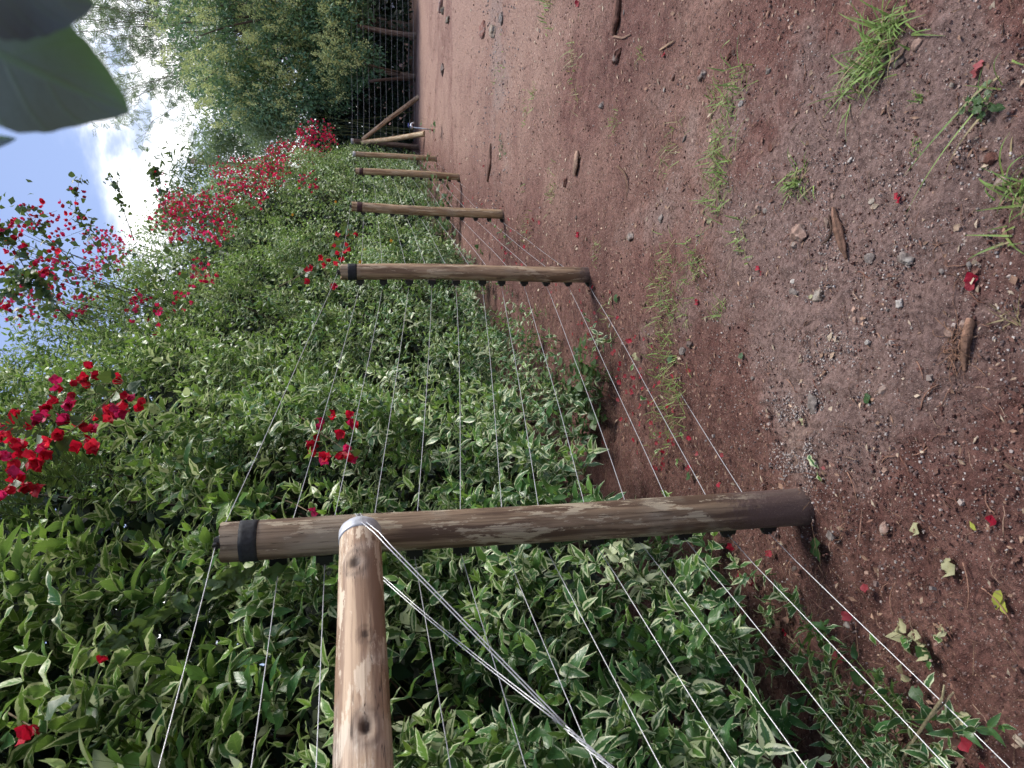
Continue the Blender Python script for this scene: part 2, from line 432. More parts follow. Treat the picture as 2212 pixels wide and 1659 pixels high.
# ------------------------------------------------------------------ ground
def make_ground():
    a0 = np.linspace(R(-42), R(42), 720)
    a1 = np.linspace(R(42), R(318), 100)[1:-1]
    ang = np.concatenate([a0, a1]); na = len(ang)
    r = np.concatenate([np.linspace(.02, .75, 12)[:-1], .75*np.exp(np.linspace(0, math.log(30/.75), 560)), np.array([36, 45, 60, 90, 150, 300, 700.])])
    Rr, A = np.meshgrid(r, ang, indexing='ij')
    X = Rr*np.sin(A); Y = Rr*np.cos(A)
    Z = hgt(X, Y)
    f = np.exp(-Rr/9)
    Z += (.0062*fbm(X/.06, Y/.06, 21, 3)+.0032*fbm(X/.017, Y/.017, 31, 2))*np.exp(-Rr/6)
    cl = fbm(X/.12, Y/.12, 41, 3); Z += .022*np.maximum(cl-.45, 0)*np.exp(-Rr/9)
    fade = np.clip((Rr-25)/20, 0, 1); Z = Z*(1-fade)
    for (px, py, rx, hh) in ((1690, 1100, .17, .035), (1275, 590, .13, .02)):
        c = G(px, py); Z += hh*np.exp(-((X-c[0])**2+(Y-c[1])**2)/rx**2)
    # shallow planting basin under the hedge
    s_, o_ = (np.stack([X, Y], -1)-P1)@FD, (np.stack([X, Y], -1)-P1)@FN
    Z += -.03*np.exp(-((o_-.15)/.35)**2)*(s_ > -6)*(s_ < 21)+.05*np.clip(o_-.5, 0, 1)*(o_ < 8)
    # colour zones: r grey gravelly, g pale dust plus painted open light, b damp plus painted shade
    n1 = fbm(X/1.1, Y/1.1, 51, 4); n2 = fbm(X/.3, Y/.3, 61, 4)
    def blob(px, py, rx, ry): c = G(px, py); return np.exp(-((X-c[0])/rx)**2-((Y-c[1])/ry)**2)
    gz = 1.1*blob(1850, 620, .75, .38)+.9*blob(2050, 350, .55, .3)+.7*blob(1620, 480, .55, .5)+.9*blob(1760, 720, .5, .25)+.8*blob(1350, 700, .3, .3)*0
    gz += .9*blob(1075, 80, 1.6, 1.0)+.9*blob(1730, 950, .16, .07)+.5*blob(1400, 480, 1.0, .6)
    gz = np.clip(gz+.35*n2-.15, 0, 1)
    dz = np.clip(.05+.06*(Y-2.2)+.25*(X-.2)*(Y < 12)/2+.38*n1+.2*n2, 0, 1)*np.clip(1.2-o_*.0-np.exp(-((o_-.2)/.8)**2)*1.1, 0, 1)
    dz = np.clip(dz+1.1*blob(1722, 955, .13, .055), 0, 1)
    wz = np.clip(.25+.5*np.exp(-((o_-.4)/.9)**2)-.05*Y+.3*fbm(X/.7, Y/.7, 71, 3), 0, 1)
    wz = np.maximum(wz, np.clip((Y-20.3)/.6, 0, 1))  # shade painted on the ground beyond the far fence
    C = np.stack([gz, dz, wz], -1).reshape(-1, 3)
    V = np.stack([X, Y, Z], -1).reshape(-1, 3); nr = len(r)
    i, j = np.meshgrid(np.arange(nr-1), np.arange(na), indexing='ij'); k = (j+1) % na
    F = np.stack([i*na+j, (i+1)*na+j, (i+1)*na+k, i*na+k], -1).reshape(-1, 4)
    B = Batch(); B.add(V, F, None, C)
    B.add(np.concatenate([V[:na], [[0, 0, Z[0].mean()]]]), [(j, (j+1) % na, (j+2) % na, na) for j in range(0, na-1, 2)], None, C[:1].repeat(na+1, 0))
    m, nt, N, L = newmat('red volcanic soil')
    _, g, d, w = attr(nt, 'tint')
    geo = N('ShaderNodeNewGeometry'); P = geo.outputs['Position']
    f1 = noise_t(nt, P, 9, 6, .65); f2 = noise_t(nt, P, 60, 5, .7); f3 = noise_t(nt, P, 330, 3, .6)
    c = mixrgb(nt, (.150, .068, .056), (.265, .138, .112), smooth(nt, f1, .35, .68))
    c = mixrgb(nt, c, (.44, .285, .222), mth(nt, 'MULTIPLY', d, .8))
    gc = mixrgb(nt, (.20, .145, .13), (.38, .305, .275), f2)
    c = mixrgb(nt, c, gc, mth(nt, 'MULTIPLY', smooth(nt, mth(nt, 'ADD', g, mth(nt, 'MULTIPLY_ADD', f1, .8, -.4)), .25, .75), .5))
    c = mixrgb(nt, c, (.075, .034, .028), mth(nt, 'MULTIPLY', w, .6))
    c = mixrgb(nt, c, (.03, .014, .012), mth(nt, 'MULTIPLY', smooth(nt, f2, .6, .35), .55))
    # pale grains
    vo = N('ShaderNodeTexVoronoi'); vo.inputs['Scale'].default_value = 190; L(P, vo.inputs['Vector'])
    sx = N('ShaderNodeSeparateColor'); L(vo.outputs['Color'], sx.inputs[0])
    grain = mth(nt, 'MULTIPLY', smooth(nt, vo.outputs['Distance'], .32, .22), smooth(nt, sx.outputs[0], .78, .84))
    gcol = mixrgb(nt, (.42, .28, .23), (.55, .5, .46), sx.outputs[1])
    c = mixrgb(nt, c, gcol, mth(nt, 'MULTIPLY', grain, .8))
    vo2 = N('ShaderNodeTexVoronoi'); vo2.inputs['Scale'].default_value = 60; L(P, vo2.inputs['Vector'])
    sx2 = N('ShaderNodeSeparateColor'); L(vo2.outputs['Color'], sx2.inputs[0])
    g2 = mth(nt, 'MULTIPLY', smooth(nt, vo2.outputs['Distance'], .3, .2), smooth(nt, sx2.outputs[0], .86, .9))
    c = mixrgb(nt, c, mixrgb(nt, (.4, .22, .17), (.52, .44, .38), sx2.outputs[1]), mth(nt, 'MULTIPLY', g2, .7))
    vo3 = N('ShaderNodeTexVoronoi'); vo3.inputs['Scale'].default_value = 30; L(P, vo3.inputs['Vector'])
    sx3 = N('ShaderNodeSeparateColor'); L(vo3.outputs['Color'], sx3.inputs[0])
    g3 = mth(nt, 'MULTIPLY', smooth(nt, vo3.outputs['Distance'], .34, .24), smooth(nt, sx3.outputs[0], .62, .7))
    g3 = mth(nt, 'MULTIPLY', g3, smooth(nt, d, .25, .6))
    c = mixrgb(nt, c, mixrgb(nt, (.10, .045, .04), (.62, .46, .38), sx3.outputs[1]), mth(nt, 'MULTIPLY', g3, .6))
    h = mth(nt, 'ADD', mth(nt, 'MULTIPLY', f2, 1.4), mth(nt, 'MULTIPLY', f3, .55))
    h = mth(nt, 'ADD', h, mth(nt, 'MULTIPLY', grain, .35)); h = mth(nt, 'ADD', h, mth(nt, 'MULTIPLY', g2, .6))
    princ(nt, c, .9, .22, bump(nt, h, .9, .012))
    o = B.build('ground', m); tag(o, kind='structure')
    return o
make_ground()

# ------------------------------------------------------------------ loose cover: gravel, litter
def scatter_xy(n, rmin, rmax, a=36, pw=0.):
    r = rmin*np.exp(rng.uniform(0, 1, n)**(1+pw)*math.log(rmax/rmin)); t = R(a)*rng.uniform(-1, 1, n)
    return r*np.sin(t), r*np.cos(t), r
def pebbles(n, name, label, cols, smin, smax, rmin, rmax, big=2.2, region=None):
    x, y, r = scatter_xy(n, rmin, rmax)
    k = vn(x/.35, y/.35, 91)+.6*vn(x/1.2, y/1.2, 92)
    keep = (k+rng.uniform(-.9, .9, n) > -.15); keep &= ~((y > 20.2))
    x, y, r = x[keep], y[keep], r[keep]; n = len(x)
    s = smin+(smax-smin)*rng.uniform(0, 1, n)**big; s *= (1+r*.05)
    cube = np.array([(a, b, c) for c in (-1, 1) for b in (-1, 1) for a in (-1, 1)], float)*.5
    V = cube[None]*(1+rng.uniform(-.38, .38, (n, 8, 3)))*(s[:, None, None])*rng.uniform(.55, 1.1, (n, 1, 3))
    t = rng.uniform(0, 6.28, n); e = rng.uniform(-.6, .6, n)
    c_, s_ = np.cos(t)[:, None], np.sin(t)[:, None]; ce, se = np.cos(e)[:, None], np.sin(e)[:, None]
    vy = V[..., 1]*ce-V[..., 2]*se; vz = V[..., 1]*se+V[..., 2]*ce
    V = np.stack([V[..., 0]*c_-vy*s_, V[..., 0]*s_+vy*c_, vz], -1)
    V += np.stack([x, y, hgt(x, y)+s*.22], -1)[:, None]
    F = np.array([(0, 2, 3, 1), (4, 5, 7, 6), (0, 1, 5, 4), (2, 6, 7, 3), (0, 4, 6, 2), (1, 3, 7, 5)])
    FF = (F[None]+(np.arange(n)*8)[:, None, None]).reshape(-1, 4)
    cc = np.array(cols)[rng.integers(0, len(cols), n)]*rng.uniform(.6, 1.25, (n, 1))
    B = Batch(); B.add(V.reshape(-1, 3), FF, None, np.repeat(cc, 8, 0))
    o = B.build(name, M['gravel'], None, False); tag(o, label, 'gravel', kind='stuff')
pebbles(30000, 'gravel', 'small grey, pink and white grit strewn over the red soil',
        [(.22, .13, .11), (.3, .2, .17), (.17, .13, .125), (.42, .36, .33), (.13, .06, .048), (.2, .15, .14), (.4, .25, .2)], .0016, .0065, .75, 18, 2.6)
pebbles(26000, 'soil_crumbs', 'dark red brown crumbs of soil lying on the ground',
        [(.12, .055, .044), (.15, .075, .06), (.09, .04, .034), (.15, .1, .09)], .002, .0085, .75, 9, 3.2)
pebbles(700, 'coarse_gravel', 'coarser grey and brown gravel bits on the red soil',
        [(.3, .26, .24), (.24, .15, .12), (.42, .34, .3), (.16, .11, .1), (.4, .26, .2)], .005, .016, .9, 16, 4.)

def grit():
    B = Batch(); n = 14000; k = rng.integers(0, 7, n)
    cs = np.array([G(1790, 640), G(1600, 470), G(1900, 440), G(1075, 60), G(1725, 955), G(1780, 760), G(2080, 560)]); sp_ = np.array([.30, .3, .35, 1.1, .09, .2, .3])
    x = cs[k, 0]+rng.normal(size=n)*sp_[k]*1.2; y = cs[k, 1]+rng.normal(size=n)*sp_[k]*.8; r_ = np.hypot(x, y)
    keep = vn(x/.09, y/.09, 77)+vn(x/.03, y/.03, 78)*.5 > -.1; x, y, r_ = x[keep], y[keep], r_[keep]; n = len(x)
    s = (.0014+.0045*rng.uniform(0, 1, n)**3)*(1+.22*r_*(r_ > 4))
    V = np.array([(a, b, c) for c in (-1, 1) for b in (-1, 1) for a in (-1, 1)], float)[None]*.5*(1+rng.uniform(-.4, .4, (n, 8, 3)))*s[:, None, None]
    V = V+np.stack([x, y, hgt(x, y)+s*.3], -1)[:, None]
    F = np.array([(0, 2, 3, 1), (4, 5, 7, 6), (0, 1, 5, 4), (2, 6, 7, 3), (0, 4, 6, 2), (1, 3, 7, 5)])
    cc = np.array([(.52, .47, .44), (.42, .35, .32), (.30, .26, .25), (.45, .33, .28)])[rng.integers(0, 4, n)]*rng.uniform(.6, 1.1, (n, 1))
    B.add(V.reshape(-1, 3), (F[None]+(np.arange(n)*8)[:, None, None]).reshape(-1, 4), None, np.repeat(cc, 8, 0))
    tag(B.build('white_grit', M['gravel'], None, False), 'whitish grit in patches on the grey part of the soil', 'grit', kind='stuff')
grit()
def litter():
    B = Batch(); n = 30000
    x, y, r = scatter_xy(n, .8, 19); far_ = rng.uniform(size=n) < np.clip((r-1.5)/4, .16, 1); x, y, r = x[far_], y[far_], r[far_]; n = len(x); l = (.005+.022*rng.uniform(0, 1, n)**2.5)*(1+r*.15)
    O = np.stack([x, y, hgt(x, y)+.004], -1); t = rng.uniform(0, 6.28, n)
    Ld = np.stack([np.cos(t), np.sin(t), rng.uniform(-.15, .25, n)], -1)
    Nn = np.stack([rng.uniform(-.4, .4, n), rng.uniform(-.4, .4, n), np.ones(n)], -1)
    cols = np.array([(.42, .27, .19), (.5, .36, .26), (.33, .2, .14), (.55, .44, .33), (.24, .13, .1)])[rng.integers(0, 5, n)]*rng.uniform(.6, 1.15, (n, 1))
    put(B, T_LO, O, Ld, Nn, l, rng.uniform(-.2, .5, n), 0, cols, rng.uniform(.5, 1.6, n))
    for i in range(1500):
        x, y, r = scatter_xy(1, .8, 9); x, y, r = x[0], y[0], r[0]
        t = rng.uniform(0, 6.28); L = rng.uniform(.02, .1)*(1+r*.05); k = 5
        u = np.linspace(0, 1, k); tt = t+rng.uniform(-1.2, 1.2)*u+.3*np.sin(u*7+t)
        px = x+np.cumsum(np.cos(tt))*L/k; py = y+np.cumsum(np.sin(tt))*L/k
        pz = hgt(px, py)+.003+np.sin(u*3.1)*rng.uniform(0, .012)
        c = np.array([(.34, .19, .13), (.42, .28, .2), (.2, .11, .08), (.28, .13, .09)][i % 4])*rng.uniform(.6, 1.2)
        tube(B, np.stack([px, py, pz], -1), rng.uniform(.0005, .0014)*(1+r*.12)*np.linspace(1, .5, k), 3 if False else 4, c)
    # needle litter under the hedge
    n = 3800; s_ = rng.uniform(-1.6, 4.5, n); o_ = rng.normal(.45, .3, n)
    P = fp(s_, o_, 0*s_); P[:, 2] = hgt(P[:, 0], P[:, 1])+rng.uniform(.003, .03, n); t = rng.uniform(0, 6.28, n); L = rng.uniform(.03, .10, n)
    D = np.stack([np.cos(t), np.sin(t), rng.uniform(-.2, .3, n)], -1)*L[:, None]
    segs(B, P, P+D, np.full(n, .0009), np.full(n, .0005), np.array([(.2, .12, .08), (.3, .19, .12), (.12, .07, .05)])[rng.integers(0, 3, n)])
    o = B.build('plant_litter', M['bark']); tag(o, 'dry roots, needles and bark chips scattered over the red soil', 'plant litter', kind='stuff')
litter()

# ------------------------------------------------------------------ fence posts
def lerp(a, b, t): return a+(b-a)*t
posts = []   # (base, top, radius)
WZ1 = []; WZ2 = []
# wire heights read at three places of the side fence
W_edge = [336, 532, 675, 825, 969, 1125, 1278, 1424, 1587, 1740, 1873, 2041, 2169]
W_p1 = [(463, 1173), (596, 1232), (698, 1230), (795, 1220), (898, 1209), (1000, 1203), (1099, 1198), (1186, 1188), (1291, 1173), (1390, 1175), (1482, 1162), (1576, 1157), (1660, 1148)]
W_p2 = [(721, 592), (780, 606), (822, 606), (869, 606), (910, 606), (953, 606), (1000, 606), (1034, 606), (1074, 606), (1113, 606), (1151, 606), (1188, 606), (1229, 606)]
OFFW = .075
wires = [[] for _ in range(13)]
post_px = [  # base x,y, top x,y , r0, r1, material
    ((1738, 1094), (481, 1172), .064, .057, 'wood1', 'weathered brown strainer post with black band, nearest the camera, horizontal rail against it'),
    ((1272, 592), (736, 588), .052, .051, 'wood2', 'brown knotty fence post with black band beside the red bougainvillea spray, second nearest'),
    ((1084, 464), (760, 446), .053, .050, 'wood3', 'honey coloured knotty fence post with dark red band, a vine tendril over it, third nearest'),
    ((990, 382), (768, 369), .055, .052, 'wood3', 'tan fence post with thin dark red band near its top, fourth nearest'),
    ((941, 343), (762, 332), .058, .053, 'wood3', 'pale tan fence post with whitish cap just before the dark corner post'),
]
for i, (b, t, r0, r1, mt, lab) in enumerate(post_px):
    b = (1728, 1095) if i == 0 else b; base = GH(*b); base_g = base.copy()
    top = atY(t[0], t[1], base[1]); posts.append((base, top, r0))
    th = thing('fence_post', base, lab, 'fence post', 'wooden posts of the wire fence')
    ax = nrm(top-base); p0 = base-ax*.12
    tocam = math.atan2(-base[1], -base[0])
    kn = {0: [(.55, 3.2, .010, .1), (1.25, 4.6, .008, .1)], 1: [(.38, 5.0, .011, .2), (1.0, 4.6, .010, .2), (1.55, 4.1, .016, .3), (.75, 5.4, .008, .15)],
          2: [(.4, 4.4, .013, .2), (1.15, 4.3, .012, .2), (1.45, 5.0, .012, .2)], 3: [(.8, 4.5, .012, .2), (1.3, 4.2, .011, .2)], 4: [(.7, 4.5, .012, .2)]}[i]
    o, q, L, V = pole('pole', p0, top, r0, r1, M[mt], th, kn, bend=[.004, .012, .008, .01, .006][i], seed=i*7+3,
                      dirt=[.62, .3, .2, .18, .18][i], wob=[.05, .07, .06, .05, .05][i], nseg=160 if i < 3 else 60, sides=48 if i < 3 else 20, jag=.006 if i < 3 else 0)
    if i == 0:
        ringband('band', V, q, p0, L-.105, L-.045, L, M['rubber'], th, .0022)
        ringband('tie_wire', V, q, p0, L-.392, L-.388, L, M['wiredk'], th, .0012)
    elif i == 1:
        ringband('band', V, q, p0, L-.105, L-.048, L, M['rubber'], th, .0022)
    elif i in (2, 3): ringband('band', V, q, p0, L-.11, L-.06, L, M['redband'], th, .003)
    else: ringband('cap', V, q, p0, L-.06, L-.005, L, M['paleband'], th, .004)
    # insulators: black lugs on the hedge side, one for each wire
    n2 = Vector((FN[0], FN[1], 0)); d2 = Vector((FD[0], FD[1], 0))
    for k in range(13):
        if i == 0: w = onplane(*W_p1[k], OFFW)
        elif i == 1: w = onplane(*W_p2[k], OFFW)
        else:
            f = [(a[2]-posts[1][0][2])/(posts[1][1][2]-posts[1][0][2]) for a in WZ2][k]
            w = base+(top-base)*f; w = np.array([w[0], w[1], w[2]])
            w[:2] += FN*OFFW
        if i == 0: WZ1.append(w)
        if i == 1: WZ2.append(w)
        ctr = base+(top-base)*np.clip((w[2]-base[2])/(top[2]-base[2]), 0, .995)
        wp = np.array([ctr[0]+FN[0]*(r0+.026), ctr[1]+FN[1]*(r0+.026), w[2]])
        if k == 0: wp[:2] = ctr[:2]; wp[2] = top[2]+.018
        wires[k].append(wp)
        if i < 4 and not (i == 0 and k == 3):
            Bk = Batch(); c0 = np.array([ctr[0], ctr[1], w[2]])
            if k == 0:
                boxm(Bk, top+np.array([0, 0, .010]), .03, .022, .026); tube(Bk, [top+np.array([0, 0, .016])-.02*np.r_[FD, 0], top+np.array([0, 0, .016])+.02*np.r_[FD, 0]], .010, 8)
            else:
                rot = np.array([[FN[0], FD[0], 0], [FN[1], FD[1], 0], [0, 0, 1]])
                e = c0+np.r_[FN, 0]*(r0+.006)
                boxm(Bk, e, .024, .040, .050, rot); boxm(Bk, e+np.r_[FN, 0]*.016, .018, .030, .030, rot)
                tube(Bk, [wp-np.r_[FD, 0]*.013, wp+np.r_[FD, 0]*.013], .0085, 8)
            Bk.build('insulator', M['black'], th, False)
# corner post with its two leaning braces
cb = GH(903, 318); ct = atY(758, 304, cb[1])
th = thing('corner_post', cb, 'dark brown corner post with a pale top, two leaning props fixed to it', 'fence post')
o, q, L, V = pole('pole', cb-np.array([0, 0, .1]), ct, .075, .07, M['wood5'], th, bend=.008, seed=40, nseg=50, sides=18)
ringband('cap', V, q, cb-np.array([0, 0, .1]), L-.07, L-.005, L, M['paleband'], th, .004)
posts.append((cb, ct, .075))
for k in range(13):
    f = (WZ2[k][2]-posts[1][0][2])/(posts[1][1][2]-posts[1][0][2])
    w = cb+(ct-cb)*f; w[:2] += FN*.09; wires[k].append(w)
a = GH(918, 289); b = atY(784, 308, cb[1]-.12)
th = thing('leaning_prop', a, 'light brown round prop leaning from the corner post towards the camera', 'fence prop')
pole('pole', a, b, .072, .06, M['wood3'], th, bend=.01, seed=41, nseg=50, sides=18)
a = GH(904, 209); b = atY(783, 302, cb[1]-.1)
th = thing('leaning_prop', a, 'brown prop slanting down to the right of the corner post', 'fence prop')
pole('pole', a, b, .068, .058, M['wood2'], th, bend=.012, seed=42, nseg=50, sides=18)

# near rail and its near post (the post stands behind the picture edge, the rail rests on it)
h1 = onplane(781, 1146, -.085); h1b = onplane(788, 1659, -.03)
dr = nrm(h1b-h1)
pn = P1-FD*2.55; zrail = (h1+dr*2.5)[2]
th = thing('brace_rail', h1, 'pale round horizontal rail with galvanised collar butting against the nearest post', 'fence rail')
kk = [(.18, 0, .013, .3), (.62, 0, .012, .35), (.44, 0, .006, .12)]
L, q = frame(h1+dr*.012, h1+dr*2.5)
ax = q.to_matrix().inverted()@Vector(-h1)      # direction of the camera side in the pole's frame
ka = math.atan2(ax.y+1.5*0, ax.x)
toc = q.to_matrix().inverted()@Vector((0-h1[0], 0-h1[1], EYE-h1[2])); ka = math.atan2(toc.y, toc.x)
o, q, L, V = pole('pole', h1+dr*.012, h1+dr*2.5, .0555, .058, M['wood4'], th, [(.185, ka+.25, .016, .24), (.66, ka-.12, .014, .32), (.43, ka-.15, .009, .10), (1.2, ka, .012, .3)], bend=.006, seed=51, nseg=260, sides=56, wob=.02)
ringband('metal_collar', V, q, h1+dr*.012, .0, .042, L, M['zinc'], th, .003)
nb = np.array([pn[0], pn[1], 0.]); nb[2] = float(hgt(*pn)); ntp = nb+np.array([0, 0, 1.85])
th = thing('fence_post', nb, 'stout brown post carrying the near end of the horizontal rail', 'fence post', 'wooden posts of the wire fence')
pole('pole', nb-np.array([0, 0, .1]), ntp, .066, .06, M['wood1'], th, bend=.004, seed=60, dirt=.4)

# line wires
names = ['topmost', 'second', 'third', 'fourth', 'fifth', 'sixth', 'seventh', 'eighth', 'ninth', 'tenth', 'eleventh', 'twelfth', 'lowest']
for k in range(13):
    e = onplane(W_edge[k], 1659, OFFW); a = wires[k][0]
    near = a+(e-a)*(2.45/np.linalg.norm((e-a)[:2]))
    pts = [near]+wires[k]
    path = []
    for u, v in zip(pts[:-1], pts[1:]):
        n = 14; t = np.linspace(0, 1, n, endpoint=False)[:, None]
        sag = -.010*rng.uniform(.4, 1.2)*np.sin(t*math.pi)
        seg = u+(v-u)*t; seg[:, 2] += sag[:, 0]
        seg[:, :2] += FN*.004*np.sin(t*9+k)
        path.append(seg)
    path.append(pts[-1][None]); path = np.concatenate(path)
    d = np.linalg.norm(path, axis=1)
    B = Batch(); tube(B, path, .00125, 6)
    o = B.build('fence_wire', M['wire'], None, True)
    tag(o, f'{names[k]} line wire {"from the top " if 0 < k < 12 else ""}of the side fence in front of the hedge', 'fence wire', 'line wires of the side fence')

# twisted brace wire
jn = onplane(1221, 1571, .0); far = onplane(1320, 1659, .0); foot = jn+nrm(far-jn)*1.4
foot[2] = max(foot[2], .1)
th = thing('brace_wire', jn, 'bundle of bright galvanised wires twisted together, running from the near post down left', 'wire')
fr1 = posts[0][0]; f_ = (1.5-fr1[2])/(posts[0][1][2]-fr1[2])
pc = lerp(posts[0][0], posts[0][1], f_); pr = .060
def on_post(z, ang, r=pr+.003):
    c = lerp(posts[0][0], posts[0][1], (z-posts[0][0][2])/(posts[0][1][2]-posts[0][0][2]))
    return np.array([c[0]+r*math.cos(ang), c[1]+r*math.sin(ang), z])
aw = atY(770, 1118, 2.1)[2]
for dz, q_ in ((0, 0), (-.014, 1)):
    end = jn+np.array([.003, -.003, .004*(1-2*q_)])
    pth = [on_post(aw+dz+.004*a_, R(a_*14), pr+.0025) for a_ in (9, 7, 5, 3, 1, -1)]
    w1 = onplane(783+q_*11, 1130, -.150); w2 = onplane(808+q_*11, 1150, -.154); w3 = onplane(836+q_*10, 1180, -.150)
    pth = pth[:-1]+[w1, lerp(w1, w2, .5), w2, lerp(w2, w3, .5), w3]+[lerp(w3, end, t) for t in np.linspace(.08, 1, 14)]
    B = Batch(); tube(B, pth, .0016, 6); B.build('strand', M['wire'], th)
    st = on_post(aw+.005+dz*.6, R(172), pr+.004)
    B = Batch(); tube(B, [lerp(st, end, t)+np.array([-.012*math.sin(math.pi*t), .004*q_, 0]) for t in np.linspace(0, 1, 12)], .0016, 6); B.build('strand', M['wire'], th)
dd = nrm(foot-jn); px_ = nrm(np.cross(dd, [0, 0, 1.])); py_ = np.cross(px_, dd)
LT = float(np.linalg.norm(foot-jn))
for k in range(4):
    t = np.linspace(0, 1, 90); a_ = t*LT/.11*2*math.pi+k*math.pi/2
    pth = jn+dd*(t*LT)[:, None]+.0042*(np.cos(a_)[:, None]*px_+np.sin(a_)[:, None]*py_)
    B = Batch(); tube(B, pth, .0015, 6); B.build('twisted_strand', M['wire'], th)
B = Batch()
for k in range(3):
    a_ = np.linspace(0, 2*math.pi, 14); c = jn+dd*(.004*k-.03)
    tube(B, c+.0065*(np.cos(a_)[:, None]*px_+np.sin(a_)[:, None]*py_), .0013, 5)
B.build('tie_wire', M['wiredk'], th)

# far fence
FY = 20.3
farposts = [((900, 79), (771, 57), 'dark round post of the far fence, under the flowering tree, nearest the right picture side'),
            ((897, 167), (788, 146), 'dark post of the far fence with a thin branch crossing it')]
fxs = []
for i, (b, t, lab) in enumerate(farposts):
    base = GH(*b); top = atY(t[0], t[1], base[1])
    th = thing('far_fence_post', base, lab, 'fence post', 'posts of the far fence')
    pole('pole', base-np.array([0, 0, .1]), top, .085, .075, M['wood5'], th, bend=.02, seed=80+i, nseg=40, sides=14)
    fxs.append((base, top))
th = thing('leaning_stick', GH(897, 172), 'crooked dark stick crossing the far fence post in a narrow X', 'stick', 'crossed sticks')
B = Batch(); tube(B, bez(GH(897, 172), atY(850, 168, 20), atY(797, 176, 20.2), 10), np.linspace(.06, .04, 10), 8, (.10, .07, .055)); B.build('bark', M['bark'], th)
th = thing('leaning_stick', GH(888, 160), 'thin dark branch leaning left against the far fence', 'stick', 'crossed sticks')
B = Batch(); tube(B, bez(GH(890, 162), atY(850, 155, 20.1), atY(787, 137, 20.3), 10), np.linspace(.045, .025, 10), 8, (.12, .085, .06)); B.build('bark', M['bark'], th)
wx = [759, 771, 784, 796, 808, 821, 833, 846, 858, 871, 883, 893]
fn = ['topmost', 'second', 'third', 'fourth', 'fifth', 'sixth', 'seventh', 'eighth', 'ninth', 'tenth', 'eleventh', 'lowest']
for k, xx in enumerate(wx):
    a = atY(xx+1, 305, cb[1]); b = atY(xx-2, 0, 20.5); b = a+(b-a)*1.5
    B = Batch(); t = np.linspace(0, 1, 30)[:, None]; pth = a+(b-a)*t; pth[:, 2] -= .02*np.abs(np.sin(t[:, 0]*9))
    tube(B, pth, .0042, 5)
    tag(B.build('far_fence_wire', M['wiredk'], None), f'{fn[k]} line wire {"from the top " if 0 < k < 11 else ""}of the far fence before the dark undergrowth', 'fence wire', 'line wires of the far fence')

# standpipe with tap
sb = GH(936, 281); st = atY(889, 275, sb[1])
th = thing('standpipe', sb, 'thin steel standpipe with a tap on top, in front of the corner post', 'water tap')
B = Batch(); tube(B, [sb-np.array([0, 0, .1]), st], .016, 10, (.5, .5, .5)); B.build('pipe', M['chrome'], th)
B = Batch(); tube(B, [st+np.array([-.03, 0, 0]), st+np.array([.02, 0, .0]), st+np.array([.07, 0, .012]), st+np.array([.10, 0, -.02]), st+np.array([.10, 0, -.06])], [.028, .03, .022, .02, .022], 10)
tube(B, [st+np.array([.035, 0, 0]), st+np.array([.035, 0, .06])], .012, 8)
B.build('tap_body', M['chrome'], th)
B = Batch(); boxm(B, st+np.array([.04, 0, .07]), .10, .02, .014); tube(B, [st+np.array([.035, 0, .055]), st+np.array([.035, 0, .085])], .018, 8)
B.build('tap_handle', mat_flat('blue handle', (.12, .16, .5), .4), th)
B = Batch(); tube(B, [sb+np.array([0, 0, -.02]), sb+np.array([0, 0, .035])], .03, 10); B.build('pipe_collar', mat_flat('red collar', (.35, .06, .06), .5), th)

# ------------------------------------------------------------------ hedge
def interp(x, xs, ys): return np.interp(x, xs, ys)
def off_(s, z):
    mid = interp(s, [-2, 1, 2.5, 5, 8, 12, 16, 20], [.30, .36, .55, .74, .72, .42, .18, .12])
    base = interp(s, [-2, .6, 2, 9, 14, 20], [.26, .26, .08, .12, .4, .5])
    return mid+base*np.exp(-np.maximum(z, 0)/.38)+.13*np.maximum(z-2.4, 0)**1.2
def lump(s, z): return .20*vn(s/.75, z/.6, 101)+.09*vn(s/.3, z/.28, 102)
def topz(s):
    return interp(s, [-3, 2, 5, 15, 17, 18.5, 19.6, 20.6], [4.6, 4.6, 4.75, 4.8, 4.3, 3.4, 2.5, 1.6])+.3*vn(s/1.1, s*0, 105)
def hit(x, y):
    d = ray(x, y); Y = np.linspace(1.2, 24, 900); t = Y/d[1]
    P = np.stack([d[0]*t, Y, EYE+d[2]*t], -1); s, o = so(P)
    ok = (o >= off_(s, P[:, 2])+lump(s, P[:, 2])*.7-.04)
    i = np.argmax(ok) if ok.any() else int(np.argmin(np.abs(P[:, 1]-18)))
    return P[i]

